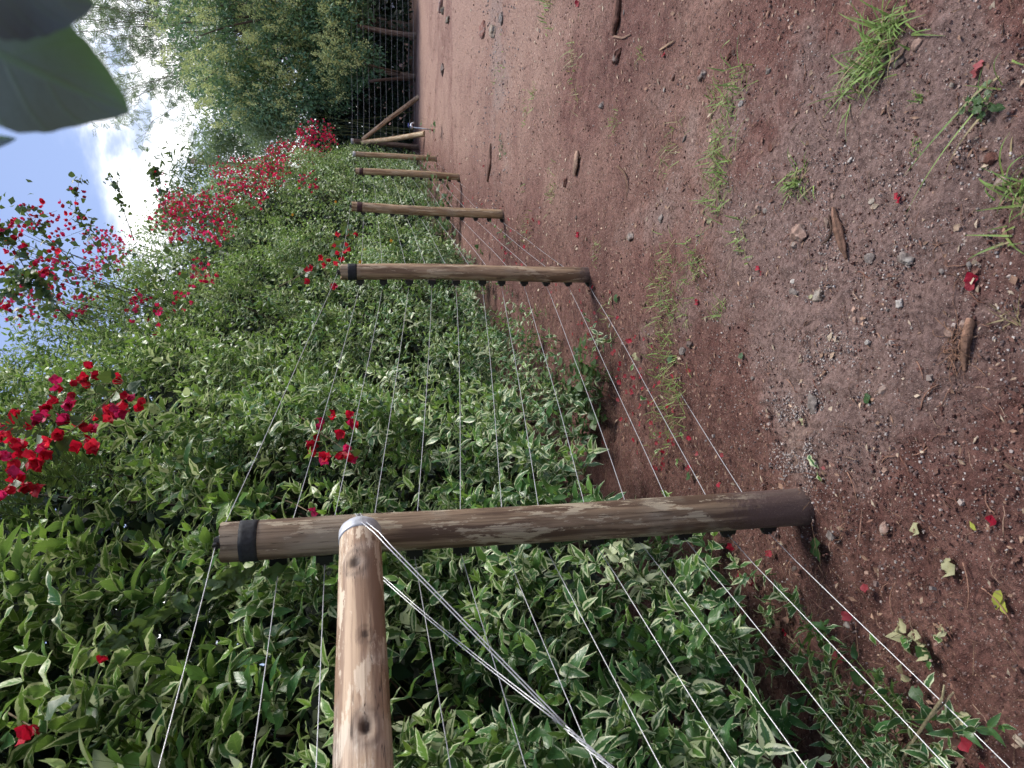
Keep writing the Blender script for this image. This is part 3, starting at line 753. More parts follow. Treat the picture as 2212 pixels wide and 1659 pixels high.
TOW = np.array([-FN[0], -FN[1], 0.])       # out of the hedge, toward the fence
def shoots(BL, BS, base, dirs, length, nodes, size, vig, tmpl, bendup=.25, curl=(.05, .45), creamr=(0, 1), stemr=.0022, hazek=1.):
    n = len(base)
    if n == 0: return
    up = np.array([0, 0, 1.]); d0 = nrm(dirs); d1 = nrm(dirs+up*bendup)
    X = nrm(np.cross(d0, rng.normal(size=(n, 3)))); prev = base
    L = np.asarray(length)[:, None]; rnd = rng.uniform(0, 1, n); cr = rng.uniform(*creamr, n)+(rng.uniform(size=n) < .035)*1.1
    for k in range(1, nodes+1):
        t = k/nodes; d = nrm(d0*(1-t)+d1*t); pos = prev+d*L/nodes
        Xk = nrm(X-(np.sum(X*d, -1, keepdims=True))*d); Yk = np.cross(d, Xk)
        stc = np.stack([.06+.06*t+0*rnd, .09+.10*t+0*rnd, .03+.02*t+0*rnd], -1)
        segs(BS, prev, pos, np.full(n, stemr*(1.3-t)), np.full(n, stemr*(1.2-t)), stc)
        rad0 = Xk if k % 2 else Yk
        for sg in (1, -1):
            rad = nrm(rad0*sg+rng.normal(size=(n, 3))*.28)
            el = .35+.75*t+rng.uniform(-.2, .2, (n, 1))
            Ld = nrm(rad+d*el-up*.12*(1-t)); Nn = nrm(d*1.0-rad*.5+rng.normal(size=(n, 3))*.22+up*.3)
            S = size*(1-.45*t**3)*rng.uniform(.75, 1.15, n)
            if k == nodes: S = S*.75
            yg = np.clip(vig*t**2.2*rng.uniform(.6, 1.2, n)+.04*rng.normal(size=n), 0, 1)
            col = np.stack([np.clip((.25+.5*rnd+rng.uniform(-.25, .25, n))*hazek, 0, 1), yg, np.clip(cr+rng.uniform(-.35, .35, n), 0, 2)], -1)
            keep = rng.uniform(size=n) > .07
            put(BL, tmpl, pos[keep], Ld[keep], Nn[keep], S[keep], rng.uniform(*curl, keep.sum()), rng.uniform(0, .35, keep.sum()), col[keep], rng.uniform(.68, 1.02, keep.sum()))
        prev = pos
    if True:   # closed tip leaves
        for q in range(2):
            Ld = nrm(d1+rng.normal(size=(n, 3))*.3); Nn = nrm(rng.normal(size=(n, 3)))
            col = np.stack([rnd, np.clip(vig*rng.uniform(.7, 1.2, n), 0, 1), cr], -1)
            put(BL, tmpl, prev, Ld, Nn, size*.5*rng.uniform(.6, 1, n), 0., 0., col, .8)

HOLLOWS = [(175, 1035, .30), (240, 985, .16), (655, 1570, .20), (890, 1400, .15), (960, 1330, .12), (20, 800, .25), (700, 1310, .12), (1330, 1010, .16), (1010, 1560, .10)]
seg_edges = [-2.1, -.55, .8, 2.2, 3.7, 5.3, 7.0, 8.8, 10.8, 12.8, 14.8, 16.8, 18.6, 20.4]
seg_lab = ['left of the nearest post, lower photo edge', 'just behind the nearest post and its rail', 'to the right of the nearest post', 'with a red bougainvillea spray hanging in it',
           'left of the second post', 'behind the second post', 'behind the third post', 'between the third and fourth posts',
           'reaching the sky above the third post', 'behind the fourth post', 'under the far bougainvillea mass', 'behind the fifth post', 'nearest the dark corner post']
for j in range(len(seg_edges)-1):
    s0, s1 = seg_edges[j], seg_edges[j+1]; sm = (s0+s1)/2; w = s1-s0
    org = fp(sm, .9, 0.); near = s1 <= 3.8; mid = s1 <= 9
    th = thing('variegated_shrub', org, 'cream edged green hedge shrub '+seg_lab[j], 'shrub', 'variegated shrubs forming the hedge')
    BL = Batch(); BS = Batch()
    H = float(topz(sm)); area = w*H
    zmax_vis = H
    dens = 165 if near else (150 if mid else 105)
    n = int(area*dens)
    s = rng.uniform(s0-.12, s1+.12, n); z = rng.uniform(.02, 1.02, n)**.95*topz(s)
    if j == 0 or j == 1: z = rng.uniform(.05, 1, n)*3.7
    dep = rng.uniform(0, 1, n)**1.6*.5
    o = off_(s, z)+lump(s, z)+dep+.04
    gap = vn(s/.42, z/.36, 111)+.5*vn(s/.2, z/.2, 112)
    keep = (gap > -.62+.25*(dep < .1)) & (z < topz(s)+.05)
    low = z < .35
    keep &= ~(low & (rng.uniform(size=n) < .25))
    for hx, hy, hr in HOLLOWS:
        c = onplane(hx, hy, .4); hs, ho = so(c)
        keep &= ~(((s-hs)**2+(z-c[2])**2) < (hr*(1+.3*vn(s/.12, z/.12, 115)))**2)
    s, z, o, dep = s[keep], z[keep], o[keep], dep[keep]; n = len(s)
    zb = z-rng.uniform(.05, .2, n)
    P = fp(s, o, np.maximum(zb, .03))
    hi = np.clip(z/4, 0, 1)[:, None]
    D = np.array([0, 0, 1.])*(.62+.6*hi)+TOW*rng.uniform(.25, .9, (n, 1))*(1.05-.45*hi)+np.r_[FD, 0]*rng.normal(0, .38, (n, 1))+rng.normal(size=(n, 3))*.15
    near_top = (z > topz(s)-.5)
    Lg = rng.uniform(.14, .34, n); Lg[near_top] *= 1.2
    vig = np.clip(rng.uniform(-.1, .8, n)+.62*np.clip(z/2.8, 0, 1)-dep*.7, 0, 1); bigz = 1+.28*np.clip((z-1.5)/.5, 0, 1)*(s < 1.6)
    if near:
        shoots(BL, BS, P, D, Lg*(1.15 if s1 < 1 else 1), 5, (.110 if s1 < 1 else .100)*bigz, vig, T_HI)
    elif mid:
        shoots(BL, BS, P, D, Lg, 5, .088, vig, T_MID, hazek=1.35)  # lighter leaf tint from here on paints distance haze
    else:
        shoots(BL, BS, P, D, Lg*1.1, 4, .092, np.clip(vig+.1, 0, 1), T_LO, hazek=1.6)
    # taller sprigs over the top and a few reaching out
    nt_ = int(w*(16 if j > 4 else 8)); s = rng.uniform(s0, s1, nt_); P = fp(s, off_(s, topz(s))+rng.uniform(0, .5, nt_), topz(s)-.1)
    D = np.array([0, 0, 1.])+rng.normal(size=(nt_, 3))*.25
    shoots(BL, BS, P, D, rng.uniform(.2, .75, nt_), 6, .08, rng.uniform(.3, .9, nt_), T_MID)
    BL.build('foliage', M['var'], th)
    # deep inner leaves, a dark backing with shade painted into their colour
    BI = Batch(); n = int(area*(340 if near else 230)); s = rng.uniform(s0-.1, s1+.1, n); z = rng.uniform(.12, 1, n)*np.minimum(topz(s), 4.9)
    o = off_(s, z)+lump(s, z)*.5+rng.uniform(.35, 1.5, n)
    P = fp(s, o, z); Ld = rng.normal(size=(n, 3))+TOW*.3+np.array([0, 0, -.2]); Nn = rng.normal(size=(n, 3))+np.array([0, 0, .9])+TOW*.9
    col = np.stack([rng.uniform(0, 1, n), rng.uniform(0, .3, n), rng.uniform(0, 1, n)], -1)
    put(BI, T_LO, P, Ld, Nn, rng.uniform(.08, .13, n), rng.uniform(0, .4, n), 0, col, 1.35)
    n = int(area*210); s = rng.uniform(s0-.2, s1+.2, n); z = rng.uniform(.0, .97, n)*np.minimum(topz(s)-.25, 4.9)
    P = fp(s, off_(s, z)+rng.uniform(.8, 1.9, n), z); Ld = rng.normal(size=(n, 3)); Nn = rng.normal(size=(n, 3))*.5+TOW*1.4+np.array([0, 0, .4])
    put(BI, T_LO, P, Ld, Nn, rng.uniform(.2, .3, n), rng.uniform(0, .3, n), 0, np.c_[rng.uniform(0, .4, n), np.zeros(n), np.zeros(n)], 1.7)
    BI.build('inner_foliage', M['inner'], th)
    # woody stems
    for q in range(4 if near else 2):
        b = fp(rng.uniform(s0+.15, s1-.15), float(off_(sm, .1))+rng.uniform(.4, .9), 0.)
        tp = fp(rng.uniform(s0, s1), float(off_(sm, 2.))+rng.uniform(.5, .9), rng.uniform(2.0, H-.4))
        md = (b+tp)/2+rng.normal(size=3)*.18
        pth = bez(b, md, tp, 14); pth += rng.normal(size=pth.shape)*.008
        tube(BS, pth, np.linspace(rng.uniform(.010, .02), .004, 14), 7, (.07, .05, .038))
        for e in range(7):
            i0 = rng.integers(2, 11); a = pth[i0]; c = a+nrm(rng.normal(size=3)+TOW*.9+np.array([0, 0, .8]))*rng.uniform(.3, .75)
            tube(BS, bez(a, (a+c)/2+rng.normal(size=3)*.07, c, 7), np.linspace(.005, .002, 7), 5, (.09, .065, .045))
    BS.build('stems', M['stem'], th)

# single bright shoots standing clear of the hedge
def lone_shoot(px, py, depth_o, L, lab, n=7, size=.095, lean=(0, 0, 1.)):
    p = onplane(px, py, depth_o); th = thing('leafy_shoot', p, lab, 'shoot', 'bright young shoots')
    BL, BS = Batch(), Batch()
    b = p-nrm(np.array(lean))*L*.9
    shoots(BL, BS, b[None], nrm(np.array([lean], float)), np.array([L]), n, size, np.array([.95]), T_HI, creamr=(.3, .6))
    BL.build('foliage', M['var'], th); BS.build('stems', M['stem'], th)
lone_shoot(290, 1010, .28, .42, 'long yellow green shoot rising beside the dark gap left of the red spray', lean=(.15, 0, 1))
lone_shoot(330, 1075, .30, .36, 'bright shoot below the dark ferny gap', lean=(.3, -.1, 1))
lone_shoot(345, 1180, .20, .30, 'bright shoot next to the top of the nearest post', lean=(.2, -.1, 1))
lone_shoot(1560, 1150, .12, .26, 'small green sprig hanging by the foot of the nearest post', n=5, size=.06, lean=(.5, .2, -.3))
lone_shoot(725, 1075, .16, .22, 'pale tipped sprig above the rail behind the wires', n=5, size=.07, lean=(.5, .0, 1))

# cream edged sucker shoots on the ground in front of the hedge
def sucker(px, py, n, lab, hh=.25, w=.18):
    p = GH(px, py); th = thing('low_sucker_shoot', p, lab, 'shrub', 'low sucker shoots')
    BL, BS = Batch(), Batch(); q = p+np.c_[rng.normal(0, w, n), rng.normal(0, w, n), np.zeros(n)]
    D = np.c_[rng.normal(0, .5, n), rng.normal(-.1, .5, n), np.ones(n)]
    shoots(BL, BS, q, D, rng.uniform(hh*.5, hh, n), 5, .065, rng.uniform(0, .5, n), T_HI)
    BL.build('foliage', M['var'], th); BS.build('stems', M['stem'], th)
sucker(1325, 770, 6, 'low variegated sucker at the soil edge among fallen red bracts', .3, .10)
sucker(1300, 850, 6, 'low variegated sucker beside the broad leaved weeds', .28, .12)
sucker(1640, 1420, 14, 'low variegated growth on the soil left of the nearest post', .3, .2)
sucker(1530, 1290, 9, 'small leafy clump near the lowest wires left of the nearest post', .2, .12)
sucker(1600, 1560, 16, 'dense leafy clump at the lower picture edge', .32, .2)
sucker(1420, 1180, 8, 'variegated sprigs behind the foot of the nearest post', .25, .12)

sucker(1175, 745, 16, 'thick low variegated growth at the hedge foot left of the second post', .4, .2)
sucker(1120, 680, 18, 'low leafy growth at the hedge foot just left of the second post', .45, .25)
sucker(1212, 800, 14, 'leafy growth at the hedge foot just behind the broad leaved weeds', .38, .16)
sucker(1215, 860, 14, 'leafy growth filling the hedge foot between the weeds and the nearest post', .36, .16)
sucker(1235, 905, 12, 'leafy skirt of the hedge above the broad leaved weeds', .4, .18)
# broad leaved weeds below the hedge
def weeds(px, py, n, w, lab, size=.08, h=.25):
    p = GH(px, py); th = thing('broadleaf_weed', p, lab, 'weed', 'green weeds under the hedge')
    B, BS = Batch(), Batch(); k = 6
    for i in range(n):
        b = p+np.array([rng.normal(0, w), rng.normal(0, w), 0]); tp = b+np.array([rng.normal(0, .06), rng.normal(-.03, .06), rng.uniform(.4, 1)*h])
        pth = bez(b, (b+tp)/2+rng.normal(size=3)*.02, tp, 6); tube(BS, pth, .0016, 4, (.08, .13, .04))
        m = k; O = pth[rng.integers(2, 6, m)]; t = rng.uniform(0, 6.28, m)
        Ld = np.c_[np.cos(t), np.sin(t), rng.uniform(-.2, .3, m)]; col = np.c_[rng.uniform(.4, 1, m), rng.uniform(.1, .45, m), rng.uniform(0, 1, m)]
        put(B, T_OVT, O+Ld*.015, Ld, np.tile([0, 0, 1.], (m, 1))+rng.normal(size=(m, 3))*.2, rng.uniform(.6, 1.1, m)*size, .2, .2, col)
    B.build('foliage', M['boug'], th); BS.build('stems', M['stem'], th)
weeds(1290, 840, 26, .16, 'dark green broad leaved weeds under the hedge near fallen bracts', .085, .3)
weeds(985, 475, 22, .35, 'large leaved climber low behind the third post', .14, .6)
weeds(950, 430, 26, .5, 'broad leaved weeds at the hedge foot between third and fourth posts', .13, .7)
weeds(1050, 640, 18, .3, 'green weeds at the hedge foot behind the second post', .09, .35)
weeds(2135, 170, 3, .04, 'small grey green weed with a white bud near the right picture corner', .028, .05)
weeds(1085, 330, 5, .08, 'tiny green seedlings on bare soil', .03, .05)

# ------------------------------------------------------------------ bougainvillea
CRIM = np.array([(.78, .015, .05), (.62, .01, .04), (.85, .035, .07), (.76, .03, .16), (.45, .01, .03)])
FARC = np.array([(.80, .03, .12), (.70, .02, .10), (.85, .05, .20), (.62, .02, .08)])
def blossoms(B, C, size, trios=2, tmpl=T_BR, spread=.03, cols=CRIM):
    C = np.asarray(C, float).reshape(-1, 3); C = np.repeat(C, trios, 0); n = len(C)
    C = C+rng.normal(size=(n, 3))*spread
    ax = nrm(rng.normal(size=(n, 3))*.9+np.array([.1, -.6, .4])); X = nrm(np.cross(ax, rng.normal(size=(n, 3)))); Y = np.cross(ax, X)
    cc = cols[rng.integers(0, len(cols), n)]*rng.uniform(.6, 1.15, (n, 1))
    op = rng.uniform(.35, 1.1, (n, 1))
    for k in range(3):
        a = k*2.094; rad = X*math.cos(a)+Y*math.sin(a)
        Ld = nrm(ax*(1.1-op*.4)+rad*op); Nn = nrm(ax-rad*.8)
        put(B, tmpl, C, Ld, Nn, size*rng.uniform(.75, 1.15, n), -rng.uniform(.0, .35, n), rng.uniform(.1, .6, n), cc*rng.uniform(.85, 1.1, (n, 1)))
def bleaves(B, C, size, tmpl=T_OVT, young=.1):
    n = len(C); Ld = rng.normal(size=(n, 3))+np.array([0, 0, -.3])+TOW*.4; Nn = rng.normal(size=(n, 3))*.6+np.array([0, -.3, .8])
    col = np.c_[rng.uniform(0, 1, n), np.clip(rng.normal(young, .2, n), 0, 1), rng.uniform(0, 1, n)]
    put(B, tmpl, C, Ld, Nn, size*rng.uniform(.7, 1.2, n), rng.uniform(0, .4, n), .2, col)
def spray(lab, stem_px, flowers, off, size, trios=2, leaves=26, seedn=0, root=None, lsize=.07, grp=None):
    """arching cane with papery bracts; every cane runs back into the hedge"""
    pts = [onplane(x, y, o) for x, y, o in stem_px]
    th = thing('bougainvillea_spray', pts[0], lab, 'flowering branch', grp or 'bougainvillea sprays')
    BS = Batch(); P = np.array(pts); m = len(P)
    tt = np.linspace(0, m-1, 10*m); path = np.stack([np.interp(tt, range(m), P[:, k]) for k in range(3)], -1)
    for _ in range(6): path[1:-1] = (path[:-2]+path[1:-1]*2+path[2:])/4
    tube(BS, path, np.linspace(.0045, .0015, len(path)), 6, (.16, .12, .07))
    nf = len(flowers); BB = Batch()
    for i, (x, y) in enumerate(flowers):
        c = onplane(x, y, off+rng.uniform(-.05, .05))
        j = int(np.argmin(np.linalg.norm(path-c, axis=1)-.0)); a = path[j]
        tube(BS, bez(a, (a+c)/2+np.array([0, 0, -.01]), c, 6), .0011, 4, (.13, .12, .05))
        Bc = Batch(); blossoms(Bc, c[None], size, trios, T_BR, size*.45)
        Bc.build('flower_cluster', M['bract'], th)
    BL = Batch(); C = path[rng.integers(0, len(path), leaves)]+rng.normal(size=(leaves, 3))*.035
    bleaves(BL, C, lsize); BL.build('foliage', M['boug'], th); BS.build('cane', M['stem'], th)
    return th
spray('large crimson bougainvillea spray arching out of the hedge near the dark gap, biggest blooms',
      [(-90, 1060, .75), (0, 1009, .3), (68, 975, .22), (161, 927, .16), (239, 859, .16), (268, 825, .2)],
      [(251, 811), (212, 811), (191, 831), (164, 845), (130, 841), (113, 862), (154, 865), (99, 889), (51, 896), (20, 913), (75, 903), (137, 910), (185, 913), (202, 954),
       (249, 881), (236, 896), (253, 906), (273, 865), (290, 865), (46, 949), (38, 971), (14, 978), (92, 978), (3, 934), (126, 947), (72, 1002), (38, 1029), (20, 1036), (51, 1046), (196, 935), (8, 1075)],
      .2, .046, 3, 40, lsize=.08)
spray('crimson bougainvillea spray behind the third wire, to the right of the nearest post',
      [(600, 880, 1.0), (650, 900, .5), (700, 940, .32), (750, 975, .3)],
      [(720, 905), (760, 905), (742, 928), (768, 930), (735, 950), (745, 965), (712, 975), (715, 990), (757, 980), (737, 993), (672, 965), (675, 950), (700, 915)],
      .28, .042, 2, 14, lsize=.06)
spray('crimson bougainvillea spray draped over the top of the second post',
      [(560, 640, 1.0), (640, 600, .5), (690, 570, .2), (745, 520, .05), (755, 490, .05)],
      [(747, 498), (727, 510), (728, 530), (751, 537), (740, 545), (694, 560), (702, 566), (737, 565), (725, 580), (720, 612), (716, 622), (668, 585), (668, 600), (760, 500)],
      .08, .044, 2, 30, lsize=.085)
spray('single crimson bloom just above the nearest post', [(560, 1060, .9), (640, 1090, .4), (668, 1106, .2)], [(671, 1109)], .2, .036, 1, 3)
spray('single crimson bloom low in the foliage left of the nearest post', [(150, 1380, .8), (242, 1432, .3)], [(242, 1432)], .25, .035, 1, 3)
spray('crimson bloom in dark leaves at the lower left picture edge', [(0, 1530, .8), (65, 1568, .2)], [(65, 1565), (75, 1585)], .2, .036, 1, 3)

def mass(lab, blobs, size, Yf=None, leafn=2.0, tmpl=T_BRL, tr=1, canes=12, spread=.06):
    pts = []
    for (x0, y0, x1, y1, n) in blobs:
        for _ in range(n):
            while True:
                a, b = rng.uniform(-1, 1, 2)
                if a*a+b*b < 1: break
            x = (x0+x1)/2+a*(x1-x0)/2*1.05; y = (y0+y1)/2+b*(y1-y0)/2*1.05
            p = hit(x, y) if Yf is None else atY(x, y, Yf+rng.uniform(-.6, .5))
            d = nrm(p-np.array([0, 0, EYE])); pts.append(p-d*rng.uniform(.05, .42))
    pts = np.array(pts); c = pts.mean(0)
    th = thing('bougainvillea', (c[0], c[1], 0), lab, 'flowering plant', 'bougainvillea plants growing through the hedge')
    B = Batch(); blossoms(B, pts, size, tr, tmpl, spread, FARC); B.build('blossom', M['bract'], th)
    n = int(len(pts)*leafn); BL = Batch(); bleaves(BL, pts[rng.integers(0, len(pts), n)]+rng.normal(size=(n, 3))*spread*2.2, .08, T_OVTL, .05); BL.build('foliage', M['boug'], th)
    BS = Batch()
    for i in range(canes):
        t = pts[rng.integers(0, len(pts))]; s, o = so(t); b = fp(s+rng.normal(0, .15), o+.35, max(.0, t[2]-.75))
        tube(BS, bez(b, (b+t)/2+np.array([0, 0, .12]), t, 10), np.linspace(.004, .0015, 10), 5, (.09, .08, .05))
    BS.build('canes', M['stem'], th)
mass('crimson bougainvillea growing along the hedge top in the middle, against the bright cloud', [(330, 405, 450, 512, 120), (420, 440, 508, 520, 60), (355, 420, 420, 470, 50)], .050, tr=2)
mass('dense crimson bougainvillea between the middle mass and the far drooping one', [(461, 342, 585, 427, 150), (520, 400, 575, 440, 16), (550, 345, 620, 400, 60), (440, 405, 500, 450, 40), (570, 320, 625, 365, 36)], .052, tr=2)
mass('far crimson bougainvillea drooping down the hedge end beside the corner post', [(575, 300, 680, 392, 190), (640, 258, 722, 335, 120), (560, 325, 620, 380, 60)], .056, Yf=19.0, tr=2)
mass('small crimson bougainvillea patch on the hedge above the fourth post', [(640, 374, 686, 412, 24)], .06)
mass('crimson bougainvillea scattered in the upper hedge left of the bright cloud', [(188, 495, 270, 580, 55), (160, 636, 195, 685, 8), (280, 632, 312, 662, 8), (375, 630, 400, 650, 5), (330, 668, 345, 680, 3), (312, 688, 322, 698, 2), (408, 560, 460, 618, 20), (200, 560, 240, 620, 6), (120, 650, 150, 700, 5)], .046, tr=2, leafn=1.2)
# sprigs against the sky
def skysprig(lab, stem, fl, Y, size=.04, leaves=18):
    P = np.array([atY(x, y, Y+dy) for x, y, dy in stem]); th = thing('bougainvillea_spray', P[0], lab, 'flowering branch', 'bougainvillea sprays')
    BS = Batch(); m = len(P); tt = np.linspace(0, m-1, 8*m); path = np.stack([np.interp(tt, range(m), P[:, k]) for k in range(3)], -1)
    for _ in range(4): path[1:-1] = (path[:-2]+path[1:-1]*2+path[2:])/4
    tube(BS, path, np.linspace(.006, .002, len(path)), 5, (.10, .075, .05))
    B = Batch()
    if fl:
        C = np.array([atY(x, y, Y+rng.uniform(-.15, .15)) for x, y in fl])
        for c in C:
            a = path[int(np.argmin(np.linalg.norm(path-c, axis=1)))]; tube(BS, bez(a, (a+c)/2, c, 4), .0015, 4, (.1, .08, .05))
        
        for c in C: B = Batch(); blossoms(B, c[None], size, 3, T_BR, .035); B.build('flower_cluster', M['bract'], th)
    BL = Batch(); k = path[rng.integers(len(path)//4, len(path), leaves)]+rng.normal(size=(leaves, 3))*.04
    bleaves(BL, k, .075, T_OVT, .0); BL.build('foliage', M['boug'], th); BS.build('cane', M['stem'], th)
skysprig('bougainvillea spray crowned with crimson blooms against the blue sky, topmost in the hedge', [(190, 600, .4), (130, 540, 0), (80, 490, 0), (50, 450, 0)],
         [(58, 451), (82, 444), (123, 455), (65, 468), (41, 482), (92, 462), (75, 480), (30, 490), (100, 478), (110, 470)], 8.2, .044, 44)
skysprig('bougainvillea spray leaning across the blue sky below the topmost one', [(260, 600, .4), (200, 520, 0), (160, 450, 0), (172, 385, 0)],
         [(147, 468), (171, 431), (154, 506), (160, 480), (130, 500), (116, 502), (140, 484), (168, 412), (120, 520), (175, 470)], 8.6, .044, 60)
skysprig('bare leafy bougainvillea tip standing dark against the white cloud', [(290, 520, .4), (265, 450, 0), (245, 400, 0), (233, 378, 0)], [], 9.4, .04, 40)
skysprig('thin leafy sprig with two dark tips before the bright cloud', [(370, 480, .3), (345, 410, 0), (325, 375, 0), (330, 365, 0)], [(345, 375)], 11, .03, 60)
skysprig('bougainvillea spray reaching the upper picture edge with crimson blooms', [(110, 660, .4), (60, 590, 0), (20, 520, 0), (-10, 500, 0)],
         [(5, 502), (31, 516), (53, 537), (28, 526), (10, 540), (0, 575), (15, 590), (45, 520), (12, 478)], 7.2, .042, 60)
skysprig('dark leaved bougainvillea tangle with crimson blooms near the upper picture edge', [(180, 720, .5), (100, 640, 0), (60, 600, 0), (10, 640, 0)],
         [(95, 600), (90, 585), (100, 590), (5, 655), (20, 660), (118, 622), (60, 605), (110, 560), (85, 560), (125, 545)], 6.6, .042, 110)

mass('crimson bougainvillea crowding the hedge crest at the upper left, below the blue sky', [(0, 610, 90, 690, 34), (60, 560, 170, 620, 22), (0, 470, 50, 560, 12), (150, 560, 200, 600, 10)], .040, Yf=8.0, tr=2, leafn=5., canes=22, spread=.07)
# grey-green ferny foliage in the dark gap
def ferny(px, py, off, n, lab, L=.35):
    p = onplane(px, py, off); th = thing('ferny_branch', p, lab, 'foliage', 'ferny grey green branches')
    B = Batch(); BS = Batch()
    for i in range(n):
        b = p+rng.normal(size=3)*np.array([.1, .1, .08]); d = nrm(np.array([rng.normal(.3, .4), -.4+rng.normal(0, .3), rng.uniform(-.2, .9)])); l = L*rng.uniform(.6, 1.1)
        c = bez(b, b+d*l*.5+np.array([0, 0, .05]), b+d*l+np.array([0, 0, -.04]), 14); tube(BS, c, .0016, 4, (.1, .13, .07))
        s_ = nrm(np.cross(d, [0, -.5, 1]))
        for sg in (1, -1):
            m = 12; O = c[2:]; Ld = s_*sg+d*.7+rng.normal(size=(m, 3))*.12
            put(B, T_NAR, O, Ld, np.tile(np.cross(s_, d), (m, 1)), l*.28*np.linspace(1, .4, m), .1, 0, np.c_[rng.uniform(.2, .8, m), rng.uniform(0, .2, m), rng.uniform(0, 1, m)], 1.3)
    B.build('foliage', M['boug'], th); BS.build('stems', M['stem'], th)
ferny(165, 1030, .45, 16, 'dark ferny foliage in the gap beside the large crimson spray', .33)
ferny(110, 1060, .5, 12, 'grey green ferny branches at the upper left of the dark gap', .33)
ferny(660, 1260, .5, 5, 'ferny leaf tips in the dark behind the rail', .2)

# wilted climber
def vine(lab, pxs, nleaf, off=.2, droop=True, size=.06, name='climbing_vine', yg=.25, r=.0012):
    pts = np.array([onplane(x, y, off) for x, y in pxs]); th = thing(name, pts[0], lab, 'vine', 'vines in the hedge')
    m = len(pts); tt = np.linspace(0, m-1, 12*m); path = np.stack([np.interp(tt, range(m), pts[:, k]) for k in range(3)], -1)
    for _ in range(8): path[1:-1] = (path[:-2]+path[1:-1]*2+path[2:])/4
    BS = Batch(); tube(BS, path, r, 5, (.12, .17, .05)); BS.build('stem', M['stem'], th)
    O = path[rng.integers(3, len(path), nleaf)]; Ld = rng.normal(size=(nleaf, 3))*.35+(np.array([0, 0, -1.]) if droop else np.array([0, -.3, .3]))
    B = Batch(); put(B, T_OVT, O, Ld, rng.normal(size=(nleaf, 3))*.5+np.array([0, -1., .2]), size*rng.uniform(.7, 1.2, nleaf), .35, .5, np.c_[rng.uniform(.5, 1, nleaf), np.full(nleaf, yg), rng.uniform(0, 1, nleaf)], .75)
    B.build('foliage', M['boug'], th)
vine('limp wilted climber hanging across the leaves left of the nearest post', [(360, 1290), (400, 1285), (440, 1275), (480, 1262), (520, 1250), (590, 1240), (650, 1235)], 22, .10, True, .07)
vine('second limp climber strand lower down in the hedge', [(190, 1400), (240, 1380), (290, 1345), (340, 1320), (380, 1300)], 16, .12, True, .06)
vine('pale green tendril looping over the third post', [(790, 520), (830, 505), (858, 490), (862, 470), (850, 455), (872, 445), (905, 455)], 4, -.02, False, .04, yg=.7)

# yellow flowers
for (x, y), lab in zip([(632, 464), (725, 436), (845, 520), (788, 539), (778, 566)],
                       ['yellow flower high in the hedge, alone among green leaves', 'small orange yellow flower near the third post top', 'yellow flower low behind the wires between second and third posts',
                        'orange yellow flower just right of the second post', 'yellow flower nearest the black band of the second post']):
    p = hit(x, y); p = p-nrm(p-np.array([0, 0, EYE]))*.12
    th = thing('yellow_flower', p, lab, 'flower', 'small yellow flowers in the hedge'); B = Batch(); n = 8; a = np.arange(n)*2*math.pi/n
    f = nrm(np.array([0, -1, .5])); X = np.array([1., 0, 0]); Yv = np.cross(f, X); rad = np.cos(a)[:, None]*X+np.sin(a)[:, None]*Yv
    put(B, T_OVTL, np.tile(p, (n, 1)), rad+f*.2, np.tile(f, (n, 1)), .026, .1, 0, np.tile([.85, .42, .02], (n, 1))); B.build('petals', M['bract'], th)
    B = Batch(); tube(B, [p-f*.002, p+f*.006], [.008, .006], 8, (.5, .2, .02)); tube(B, [p, p-f*.03-np.array([0, 0, .08])], .0012, 4, (.1, .15, .04)); B.build('flower_centre', M['bract'], th)

# ------------------------------------------------------------------ far trees
def blobtree(B, C, rad, per, size, tmpl, young=(.0, .4), dark=1., flat=.6):
    for c, r in zip(C, rad):
        n = max(8, int(per*r*r)); d = nrm(rng.normal(size=(n, 3))*np.array([1, 1, .85])); rr = r*rng.uniform(.55, 1.08, (n, 1))
        O = c+d*rr; Ld = nrm(d*.6+rng.normal(size=(n, 3))*.6+np.array([0, 0, -.35])); Nn = nrm(d*.8+np.array([0, -.2, .7])+rng.normal(size=(n, 3))*.35)
        br = rng.uniform(*young)
        col = np.c_[np.clip(rng.uniform(.1, .9, n)*dark, 0, 1), np.clip(br+.25*(d[:, 2])+rng.normal(0, .1, n), 0, 1), rng.uniform(0, 1, n)]
        put(B, tmpl, O, Ld, Nn, size*rng.uniform(.7, 1.25, n), rng.uniform(0, .3, n), 0, col, 1.2)
def limbs(B, base, tips, r, col):
    for t in tips:
        m = (base+t)/2+rng.normal(size=3)*.35; m[2] += .4
        tube(B, bez(base, m, t, 12), np.linspace(r, r*.2, 12), 6, col)
# flowering tree
tb = np.array([11.6, 22.6, 0.]); th = thing('flowering_tree', tb, 'dense dark green tree covered in pale yellow green blossom behind the far fence', 'tree')
C = []; rad = []
for _ in range(3000):
    x = rng.uniform(365, 800); y = rng.uniform(-70, 305)
    # outline of the crown in the photo's own angles, pushed to real depth
    lim = np.interp(x, [365, 400, 450, 520, 600, 680, 760, 800], [60, 170, 225, 262, 262, 235, 215, 160])+18*vn(x/30, 0., 201)
    if y > lim: continue
    if x < 430 and rng.uniform() < .5: continue
    if 485 < x < 555 and -10 < y < 30: continue
    if ((x-520)/42)**2+((y-75)/48)**2 < 1 and rng.uniform() < .90: continue
    if x > 745 and not (abs(y-122) < 42 or abs(y-208) < 30 or y < 48): continue
    if x > 780 and abs(y-208) > 26 and abs(y-122) > 26: continue
    Y = rng.uniform(20.6, 24.5) if x < 720 else rng.uniform(20.3, 21.6)
    p = atY(x, y, Y); C.append(p); rad.append(rng.uniform(.28, .55))
    if len(C) >= 560: break
C = np.array(C); rad = np.array(rad)
